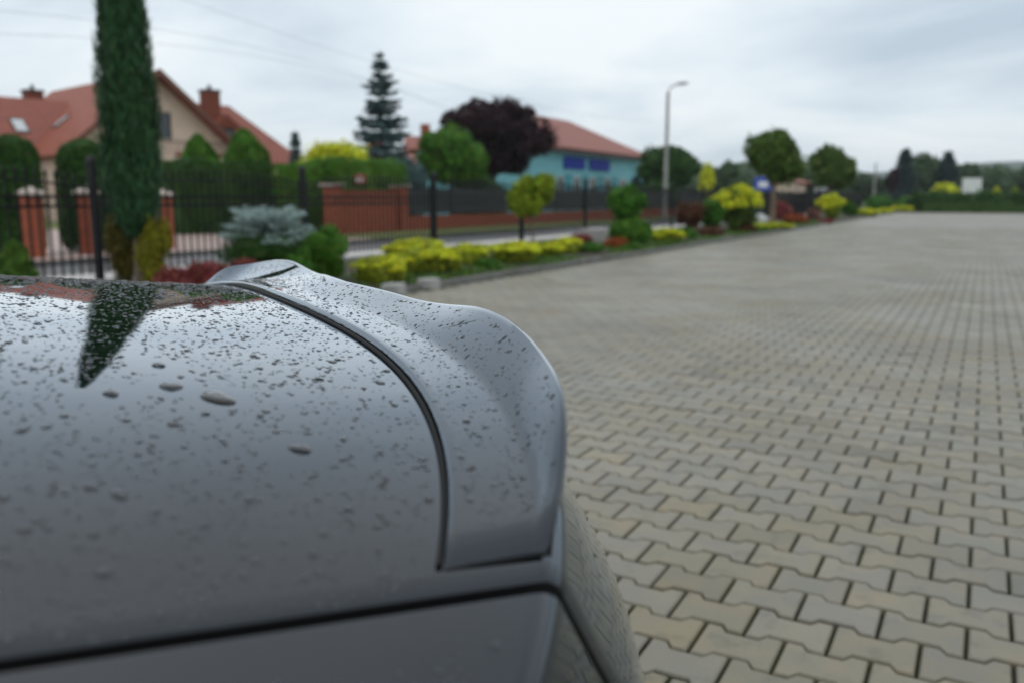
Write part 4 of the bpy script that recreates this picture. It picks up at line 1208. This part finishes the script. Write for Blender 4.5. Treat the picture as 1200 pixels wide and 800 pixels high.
# distant ridge
V = []; F = []
us = np.linspace(-700, 1900, 60)
for i, u in enumerate(us):
    x = (u - 600) / 1000 * 900; q = c2w(x, 900); hh = 27 + 8 * math.sin(u * .006 + 1) + 5 * math.sin(u * .017)
    q2 = c2w(x * .8, 650); V += [(q2[0], q2[1], -1), (q[0], q[1], hh)]
F = [(2 * i, 2 * i + 2, 2 * i + 3, 2 * i + 1) for i in range(59)]
o = link('hills', mk_mesh('hills', V, F, mat('hill_wood', (0.05, 0.075, 0.05), .95, noise=(.02, .4)), True)); o['kind'] = 'structure'

# ================================================================== THE CAR
PSI, SC, RC, DZ = 0.5014, -0.952, -0.2336, 0.1135   # camera in the boot-lid frame (across, rearward, above)
LZ = CAMH - DZ                                       # height of the lid crown above the ground
angR = math.pi / 2 - (math.pi / 2 - PSI - THETA)     # direction of the car's rear in the world
Rv = np.array([math.cos(angR), math.sin(angR)]); Sv = np.array([-math.sin(angR), math.cos(angR)])
cp = -(Sv * SC + Rv * RC)
car = empty('car', (cp[0], cp[1], 0), angR)          # local X rearward, Y across (away from the camera), Z up
tag(car, 'dark grey metallic saloon car with raindrops on its boot lid and spoiler', 'car')
def rg(s): return .0544 * s ** 2 - .7519 * s ** 4
def zg(s): return -.0734 * s ** 2 - .2563 * s ** 4 - .9 * np.maximum(0, abs(s) - .63) ** 2
def herm(x, y, q):
    x, y = np.array(x), np.array(y); m = np.gradient(y, x); q = np.asarray(q, float)
    i = np.clip(np.searchsorted(x, q) - 1, 0, len(x) - 2); h = x[i + 1] - x[i]; t = (q - x[i]) / h
    return (2 * t ** 3 - 3 * t ** 2 + 1) * y[i] + (t ** 3 - 2 * t ** 2 + t) * h * m[i] + (-2 * t ** 3 + 3 * t ** 2) * y[i + 1] + (t ** 3 - t ** 2) * h * m[i + 1]
def wl(s): return herm([0, .3, .6, .9], [.0700, .0880, .0670, .03], abs(s))
def rise(d): return np.where(d < .4, .095 * d, .038 + .03 * (d - .4))
def zlid(s, r): return zg(s) + rise(rg(s) - r)
def smooth(a, b, x):
    t = np.clip((x - a) / (b - a), 0, 1); return t * t * (3 - 2 * t)
_lx = np.linspace(-.66, .66, 661)                    # low middle, a raised winglet towards either end
_lz = herm([0, .11, .195, .25, .31, .38, .46, .54, .60, .66], [.0195, .0184, .0161, .0186, .0234, .0202, .0095, -.0045, -.0450, -.0900], abs(_lx))
_gk = np.exp(-.5 * (np.arange(-30, 31) * .002 / .018) ** 2)
_lz = np.convolve(np.pad(_lz, 30, mode='edge'), _gk / _gk.sum(), mode='valid')
def lip_z(s): return np.interp(s, _lx, _lz)
def r_edge(s): return rg(s) + wl(s) + .002
def grid(name, P, m, parent, smooth_=True, angle=35, flip=False):
    """P (i,j,3) grid"""
    ni, nj, _ = P.shape
    idx = np.arange(ni * nj).reshape(ni, nj)
    F = np.stack([idx[:-1, :-1], idx[1:, :-1], idx[1:, 1:], idx[:-1, 1:]], -1).reshape(-1, 4)
    if flip: F = F[:, ::-1]
    return link(name, faces_mesh(name, P.reshape(-1, 3), F, m, smooth_, angle), parent)

def column(s, r0, nr=60, drop=.34, back=0.0):
    """profile of the body shell at offset s from r0 over the rear edge and down the rear face"""
    re = float(r_edge(s)) - back; ze = float(zlid(s, re))
    rr = re - .016
    t = np.linspace(0, 1, nr); r = r0 + (rr - r0) * (1 - (1 - t) ** 1.5)
    pts = [(a, float(zlid(s, a))) for a in r]
    z0 = pts[-1][1]
    for a in (20, 40, 60, 75):
        a = R_(a); pts.append((rr + .018 * math.sin(a), z0 - .018 * (1 - math.cos(a))))
    base_r, base_z = pts[-1]
    for f in np.linspace(.04, 1, 16):
        d = f * drop
        pts.append((base_r + float(np.interp(d, [0, .05, .09, .15, .24, .34], [0, .026, .050, .068, .072, .055])), base_z - d))
    return pts
HS = .613
def shell(ss, r0, flanges=(), back=0.0, sink=0.0):
    P = []
    for s in ss:
        c = column(s, r0, back=back)
        P.append([(a, s, b + LZ - sink) for a, b in c])
    P = np.array(P)
    return P
ss = np.linspace(-HS, HS, 121)
P = shell(ss, -.47)
# rolled side flanges
def flange(P, side, depth_=.014, inset=.003):
    e = P[0 if side < 0 else -1].copy()
    nxt = P[1 if side < 0 else -2]
    nr = len(e)
    f = e.copy(); f[:, 1] -= side * inset * -1 * -1
    tz = np.gradient(e[:, 2]); tx = np.gradient(e[:, 0]); ln = np.hypot(tx, tz) + 1e-9
    f[:, 0] = e[:, 0] + (tz / ln) * depth_; f[:, 2] = e[:, 2] - (tx / ln) * depth_
    return f
def with_flanges(P, sides, rnd=.004):
    out_ = P
    for side in sides:
        f = flange(P, side, .03); m1 = P[0 if side < 0 else -1].copy()
        mid = m1 * .93 + f * .07; mid[:, 1] += side * .0012
        deep = f.copy(); deep[:, 1] += side * .0012
        grid('gap_shade', np.stack([mid, deep]), M['rubber'], car, False)
        f = mid.copy(); f[:, 2] -= .0004; f[:, 1] += side * .0002
        out_ = np.concatenate([f[None], mid[None], out_]) if side < 0 else np.concatenate([out_, mid[None], f[None]])
    return out_
lid = grid('boot_lid', with_flanges(P, (-1, 1)), M['paint'], car, True, 50)
# dark channel under the shut line
ss2 = np.concatenate([np.linspace(-.67, -.58, 8)]); 
for sgn in (-1, 1):
    q = shell(sgn * np.linspace(.585, .665, 7), -.47, back=.020, sink=.020)
    grid('boot_seal', q, M['rubber'], car)
# quarter panels
for sgn in (-1, 1):
    cols = sgn * np.concatenate([np.linspace(HS + .0095, .70, 9), np.linspace(.71, .85, 15)])
    Q = []
    for s in cols:
        Q.append([(a, s, b + LZ) for a, b in column(s, -4.0, nr=110)])
    Q = np.array(Q)
    Q = with_flanges(Q if sgn > 0 else Q[::-1], (-sgn,)) if sgn < 0 else with_flanges(Q, (-1,))
    # side: continue the outer column downwards
    outer = Q[-1] if sgn > 0 else Q[0]
    side = []
    for (ds, dz) in ((.018, -.045), (.035, -.11), (.043, -.20), (.045, -.30), (.035, -.40), (.01, -.47)):
        c = outer[:110].copy(); c[:, 1] += sgn * ds * np.clip((c[-1, 0] - c[:, 0]) / .10, 0, 1) ** .5; c[:, 2] += dz
        c[:, 2] = np.maximum(c[:, 2], .2)
        side.append(c)
    side = np.array([outer[:110]] + side)
    link('quarter_panel', faces_mesh('quarter_panel', Q.reshape(-1, 3), (lambda ix: np.stack([ix[:-1, :-1], ix[1:, :-1], ix[1:, 1:], ix[:-1, 1:]], -1).reshape(-1, 4))(np.arange(Q.shape[0] * Q.shape[1]).reshape(Q.shape[:2])), M['paint'], True, 50), car)
    full = side if sgn > 0 else side[::-1]
    ni, nj, _ = full.shape
    idx = np.arange(ni * nj).reshape(ni, nj)
    F = np.stack([idx[:-1, :-1], idx[1:, :-1], idx[1:, 1:], idx[:-1, 1:]], -1).reshape(-1, 4)
    Vv = full.reshape(-1, 3); cen = Vv[F].mean(1)
    keep = np.ones(len(F), bool)
    for ax_ in (-.85, -3.45):
        keep &= ~((np.hypot(cen[:, 0] - ax_, cen[:, 2] - .33) < .375) & (cen[:, 2] < .72))
    link('side_panel', faces_mesh('side_panel', Vv, F[keep], M['paint'], True, 50), car)
# lower rear: bumper wrapped round the tail
def bumper(r_base, sgn_r, name):
    P = []
    ths = [-1.6, -1.4, -1.2] + list(np.linspace(-1, 1, 61)) + [1.2, 1.4, 1.6]
    for t in ths:
        s = .90 * math.sin(max(-1, min(1, t)) * math.pi / 2)
        pr = r_base + sgn_r * (.04 - .30 * min(1, abs(t)) ** 3.2 - .48 * max(0, abs(t) - 1))
        P.append([(pr + sgn_r * o_, s * k_, z) for (o_, k_, z) in ((-.10, .93, .64), (.00, .975, .61), (.035, 1.0, .52), (.05, 1.0, .42), (.03, .99, .30), (-.04, .96, .21))])
    return grid(name, np.array(P), M['paint'], car, True, 40, flip=True)
bumper(.085, 1, 'rear_bumper')
bumper(-4.15, -1, 'front_bumper')
# floor pan, bonnet, cabin
MB().box(-4.0, -.05, -.80, .80, .19, .30).build('floor_pan', M['rubber'], car)
bs = np.linspace(-.64, .64, 15); br = np.linspace(-4.15, -2.85, 12)
bz = lambda s, r: LZ - .02 - .10 * ((r + 2.85) / 1.3) ** 2 - .10 * s ** 4 - .02 * s ** 2
grid('bonnet', np.array([[(r, s, bz(s, r)) for r in br] for s in bs]), M['paint'], car)
def cabin():
    ys = np.linspace(-1, 1, 13)
    def ringat(r, half, z, crown):
        return [(r, half * y, z - crown * abs(y) ** 2.5) for y in ys]
    zb = lambda s, r: float(zlid(s, r)) + LZ
    rearw = [[(r, hf * y, z - cr * abs(y) ** 2.5) for y in ys] for r, hf, z, cr in ((-.468, .60, zb(0, -.47) - .004, .06), (-.75, .585, zb(0, -.47) + .13, .05), (-1.05, .565, zb(0, -.47) + .25, .045))]
    roof = [[(r, hf * y, z - cr * abs(y) ** 2.5) for y in ys] for r, hf, z, cr in ((-1.05, .565, zb(0, -.47) + .252, .045), (-1.4, .56, zb(0, -.47) + .33, .04), (-1.9, .57, zb(0, -.47) + .34, .04), (-2.2, .58, zb(0, -.47) + .30, .045))]
    front = [[(r, hf * y, z - cr * abs(y) ** 2.5) for y in ys] for r, hf, z, cr in ((-2.2, .58, zb(0, -.47) + .302, .045), (-2.55, .62, zb(0, -.47) + .13, .06), (-2.9, .66, LZ - .04, .08))]
    grid('rear_window', np.array(rearw), M['carglass'], car); grid('roof', np.array(roof), M['paint'], car); grid('windscreen', np.array(front), M['carglass'], car)
    for sg in (-1, 1):
        top_ = [p[-1] if sg > 0 else p[0] for p in rearw + roof[1:] + front[1:]]
        low_ = [(p[0], sg * .70, min(zb(.62, -.4) + .0, p[2] - .004)) for p in top_]
        grid('side_window', np.array([top_, low_]), M['carglass'], car, flip=sg < 0)
    grid('parcel_deck', np.array([[(r, s, LZ - .10) for s in (-.7, .7)] for r in (-2.9, -.40)]), M['rubber'], car)
cabin()
# tail lamps on the rear face
for sgn in (-1, 1):
    q = []
    for s in sgn * np.linspace(.66, .80, 9):
        c = column(s, -.47); c = [p for p in c[64:] ]
        q.append([(a + .004, s, b + LZ) for a, b in c[9:15]])
    grid('tail_lamp', np.array(q), M['lamp_red'], car)
# wheels
wt = MB()
def wheel_mesh():
    V = []; n = 32
    prof_t = [(.205, -.09), (.30, -.105), (.325, -.09), (.333, -.05), (.333, .05), (.325, .09), (.30, .105), (.205, .09)]
    F = []
    for i in range(n):
        a = 2 * math.pi * i / n
        for (r, y) in prof_t: V.append((r * math.cos(a), y, r * math.sin(a)))
    k = len(prof_t)
    for i in range(n):
        for j in range(k - 1): F.append((i * k + j, i * k + j + 1, ((i + 1) % n) * k + j + 1, ((i + 1) % n) * k + j))
    tyre = mk_mesh('tyre', V, F, M['tyre'], True, 40)
    mb = MB()
    for i in range(10):
        a = 2 * math.pi * i / 10; ca, sa = math.cos(a), math.sin(a)
        for yy in (1,):
            mb.add([(.05 * ca - .02 * sa, .03, .05 * sa + .02 * ca), (.05 * ca + .02 * sa, .03, .05 * sa - .02 * ca), (.205 * ca + .016 * sa, .06, .205 * sa - .016 * ca), (.205 * ca - .016 * sa, .06, .205 * sa + .016 * ca),
                    (.05 * ca - .02 * sa, -.01, .05 * sa + .02 * ca), (.05 * ca + .02 * sa, -.01, .05 * sa - .02 * ca), (.205 * ca + .016 * sa, .02, .205 * sa - .016 * ca), (.205 * ca - .016 * sa, .02, .205 * sa + .016 * ca)],
                   [(0, 1, 2, 3), (7, 6, 5, 4), (0, 3, 7, 4), (1, 5, 6, 2)])
    mb.tube([(0, -.02, 0), (0, .045, 0)], .062, 16)
    for (r0, r1, y) in ((.195, .207, .085), ):
        nn = 32; b = len(mb.V); V = []; F = []
        for i in range(nn):
            a = 2 * math.pi * i / nn
            V += [(r1 * math.cos(a), y, r1 * math.sin(a)), (r0 * math.cos(a), y - .01, r0 * math.sin(a)), (r0 * math.cos(a), -.085, r0 * math.sin(a))]
        for i in range(nn):
            j = (i + 1) % nn; F += [(3 * i, 3 * i + 1, 3 * j + 1, 3 * j), (3 * i + 1, 3 * i + 2, 3 * j + 2, 3 * j + 1)]
        mb.add(V, F)
    return tyre, mk_mesh('rim', mb.V, mb.F, M['alloy'], True, 30)
ty_me, rim_me = wheel_mesh()
for ax_ in (-.85, -3.45):
    for sgn in (-1, 1):
        w = link('wheel', ty_me, car, (ax_, sgn * .76, .333), 0 if sgn > 0 else math.pi)
        link('rim', rim_me, w)

# ---- spoiler
def spoiler():
    SE = .601
    ss = np.concatenate([-SE + .016 * (1 - np.cos(np.linspace(0, math.pi / 2, 9)))[:-1] if False else np.linspace(-SE, -SE + .014, 9)[:-1], np.linspace(-SE + .014, SE - .014, 181), np.linspace(SE - .014, SE, 9)[1:]])
    P = []
    T = .0075
    for s in ss:
        a = abs(s)
        g, z0 = float(rg(s)), float(zg(s))
        w = float(wl(s)); zl = float(lip_z(s))
        k = float(np.clip((a - .53) / (SE - .53), 0, 1))
        w *= 1 - .16 * k ** 2.5
        zl = zl * (1 - k ** 2) + (z0 + .006 + .006) * k ** 2
        fc = .42 + .42 * (a / .6) ** 4
        e = math.sqrt(max(0.0, 1 - max(0.0, (a - (SE - .014)) / .014) ** 2))
        slope = lambda r: -.055 * r
        pts = [(0.0, -.003), (0.0, T * .55), (.0012, T * .85), (.0035, T)]
        for f in np.linspace(.06, 1, 22):
            r = .004 + (w - .004) * f
            zd = T + slope(r) * (1 - f) - .0 
            t = max(0.0, (f - fc) / (1 - fc))
            tt = (math.sqrt(t * t + .006) - .0775) / (math.sqrt(1.006) - .0775)
            pts.append((r, zd * (1 - tt) + (zl - z0) * tt))
        zt = pts[-1][1]; zbse = min(slope(w), zt - .010) - .004
        pts += [(w + .0022, zt - .0004), (w + .0036, zt - .0018), (w + .0040, zt - .0038), (w + .002, zt - .007), (w - .004, max(zt - .013, zbse + .001) if zt - .013 > zbse else zbse), (w - .012, zbse - .006)]
        row = []
        for (r, z) in pts:
            base = -.005 - .06 * r
            zz_ = base + (z - base) * e if z > base else z
            row.append((g + r, s, z0 + zz_ + LZ))
        P.append(row)
    P = np.array(P)
    sp = grid('spoiler', P, M['gloss'], car, True, 48)
    # thin black tube along the inner edge
    ln = [(float(rg(s)) - .0022, s, float(zlid(s, rg(s) - .002)) + LZ + .0010) for s in np.linspace(-SE + .001, SE - .001, 160)]
    MB().tube(ln, .0018, 6).build('black_line', M['rubber'], sp, True)
    for sg in (-1, 1):  # black tubes drawn in as the shadow line under the spoiler ends
        ln = [(float(rg(SE)) + r, sg * (SE + .0005), float(zg(SE)) - .06 * r + LZ - .0005) for r in np.linspace(0, .055, 14)]
        MB().tube(ln, .0011, 6).build('black_line', M['rubber'], sp, True)
    return sp, P
spo, SPP = spoiler()

# ---- raindrops
def drop_template(nu=10, rings=((1.0, 0.0), (.92, .18), (.58, .38))):
    V = []; F = []
    for (r, h) in rings:
        for i in range(nu):
            a = 2 * math.pi * i / nu; V.append((r * math.cos(a), r * math.sin(a), h))
    V.append((0, 0, .46)); top = len(V) - 1
    for j in range(len(rings) - 1):
        for i in range(nu): F.append((j * nu + i, j * nu + (i + 1) % nu, (j + 1) * nu + (i + 1) % nu, (j + 1) * nu + i))
    b = (len(rings) - 1) * nu
    T = [(b + i, b + (i + 1) % nu, top, top) for i in range(nu)]
    return np.array(V), F, [(b + i, b + (i + 1) % nu, top) for i in range(nu)]
def surf_frame(pt, nrm, rot):
    nrm = nrm / np.linalg.norm(nrm)
    t = np.cross((0, 1, 0), nrm); t /= np.linalg.norm(t); b = np.cross(nrm, t)
    c, s = math.cos(rot), math.sin(rot)
    return t * c + b * s, -t * s + b * c, nrm
def lid_point(s, r):
    e = .002
    z = lambda a, b: float(zlid(a, b))
    n = np.array([-(z(s, r + e) - z(s, r - e)) / (2 * e), -(z(s + e, r) - z(s - e, r)) / (2 * e), 1.0])
    return np.array([r, s, z(s, r) + LZ]), n
def spoiler_point(i, j, f1, f2):
    p = SPP[i, j]; a = SPP[i + 1, j] - p; b = SPP[i, j + 1] - p
    n = np.cross(b, a); n = n if n[2] > 0 else -n
    return p + a * f1 + b * f2, n
rng = np.random.default_rng(404)
tv, tf, tt = drop_template()
Vs = []; Fq = []; Ft = []; nb = 0
def add_drop(p, n, rad, st, rot, h):
    global nb
    t, b, n = surf_frame(p, n, rot)
    w_ = 1 + .04 * np.sin(2 * np.arctan2(tv[:, 1], tv[:, 0]) + rng.uniform(0, 6)) + .025 * np.sin(3 * np.arctan2(tv[:, 1], tv[:, 0]) + rng.uniform(0, 6))
    V = p + (tv[:, 0] * w_ * rad * st)[:, None] * t + (tv[:, 1] * w_ * rad / st)[:, None] * b + (tv[:, 2] * rad * h - .00015)[:, None] * n
    Vs.append(V); Fq.extend([tuple(i + nb for i in f) for f in tf]); Ft.extend([tuple(i + nb for i in f) for f in tt]); nb += len(V)
def size(): return float(np.clip(np.exp(rng.normal(math.log(.00096), .40)), .0005, .0030))
cnt = 0
big = [(255, 466, .0115), (200, 453, .0075), (352, 526, .0062), (130, 461, .0055), (186, 428, .0045)]
def car_ray_lid(u, v):
    d = ray(u, v); o = np.array([0, 0, CAMH]); t = .3
    for _ in range(60):
        q = o + d * t; rel = q[:2] - cp; r, s = float(rel @ Rv), float(rel @ Sv)
        f = q[2] - (float(zlid(s, r)) + LZ)
        t += f / max(.05, -d[2] + .1)
    return s, r
bigp = [car_ray_lid(u, v) for u, v, _ in big]
while cnt < 17000:
    s = rng.uniform(-.615, .615); r = rng.uniform(-.46, .06)
    if r > rg(s) - .010: continue
    if rng.uniform() > .8 + .2 * smooth(-.35, .25, s): continue
    rad = size() * (1.12 if s > .1 else 1.12 if s < -.3 else 1.0)
    if any((s - a) ** 2 + (r - b) ** 2 < (.021) ** 2 for a, b in bigp): continue
    p, n = lid_point(s, r); add_drop(p, n, rad, rng.uniform(.94, 1.12), rng.uniform(0, 3.1), rng.uniform(.8, 1.05)); cnt += 1
ni, nj, _ = SPP.shape
cnt = 0
while cnt < 3300:
    i = int(rng.integers(8, ni - 9)); j = int(rng.choice([3, 4] + list(range(4, 24))))
    p, n = spoiler_point(i, j, rng.uniform(), rng.uniform())
    add_drop(p, n, size() * .9, rng.uniform(.94, 1.1), rng.uniform(0, 3.1), rng.uniform(.8, 1.0)); cnt += 1
cnt = 0
while cnt < 1500:                                  # near side panel
    s = -rng.uniform(.645, .80); r = rng.uniform(-.5, float(r_edge(s)) - .03)
    p, n = lid_point(s, r); add_drop(p, n, size(), rng.uniform(.85, 1.2), rng.uniform(0, 3.1), .9); cnt += 1
cnt = 0
while cnt < 260:                                  # rear face of the lid
    s = rng.uniform(-.61, .2); c = column(s, -.47); k = int(rng.integers(64, 76)); f = rng.uniform()
    a, b = np.array(c[k]), np.array(c[k + 1]); q = a + (b - a) * f; tdir = b - a
    c2_ = column(s + .004, -.47); q2 = np.array(c2_[k]) + (np.array(c2_[k + 1]) - np.array(c2_[k])) * f
    n = np.cross(np.array([q2[0] - q[0], .004, q2[1] - q[1]]), np.array([tdir[0], 0, tdir[1]]))
    if n[0] < 0: n = -n
    add_drop(np.array([q[0], s, q[1] + LZ]), n, size() * .9, 1.0, 0, .9); cnt += 1
Vd = np.concatenate(Vs)
me = bpy.data.meshes.new('raindrops')
me.from_pydata(Vd.tolist(), [], Fq + Ft)
me.polygons.foreach_set('use_smooth', [True] * len(me.polygons)); me.materials.append(M['water']); me.update()
o = link('raindrops', me, None, (cp[0], cp[1], 0), angR)
tag(o, 'countless small raindrops beaded on the boot lid and spoiler', 'raindrops', kind='stuff')
labs = ['largest oval water bead in the middle of the boot lid', 'second largest oval water bead, up and left of the largest', 'flat water bead to the right of and below the largest bead', 'round dark water bead at the tip of the juniper reflection', 'small oval water bead above the second largest bead']
tv2, tf2, tt2 = drop_template(20, ((1, 0), (.96, .14), (.86, .28), (.68, .40), (.42, .48), (.2, .51)))
for (s, r), (_, _, rad), lab in zip(bigp, big, labs):
    p, n = lid_point(s, r); t, b, n = surf_frame(p, n, math.pi / 2 + .5)
    th = np.arctan2(tv2[:, 1], tv2[:, 0]); w_ = 1 + .10 * np.sin(2 * th + rad * 4000) + .07 * np.sin(3 * th + rad * 900)
    V = (tv2[:, 0] * w_ * rad * 1.1)[:, None] * t + (tv2[:, 1] * w_ * rad * .85)[:, None] * b + (tv2[:, 2] * .0026 * 1.6 - .0002)[:, None] * n
    q = cp + Rv * p[0] + Sv * p[1]
    o = link('water_bead', mk_mesh('water_bead', V, tf2 + tt2, M['water'], True), None, (q[0], q[1], p[2]), angR)
    tag(o, lab, 'water bead', 'large water beads on the boot lid')

# ---- damp air over the whole place
hz = MB().box(-1250, 1250, -1000, 1250, -1.2, 48).build('haze', None)
hm = bpy.data.materials.new('damp_air'); hm.use_nodes = True
ht = hm.node_tree; ht.nodes.clear()
ho = ht.nodes.new('ShaderNodeOutputMaterial'); hv = ht.nodes.new('ShaderNodeVolumePrincipled')
hv.inputs['Color'].default_value = (0.86, 0.92, 0.97, 1); hv.inputs['Density'].default_value = 0.00035
ht.links.new(hv.outputs[0], ho.inputs['Volume'])
hz.data.materials.append(hm)
tag(hz, 'thin grey damp air softening the distant trees', 'haze', kind='stuff')
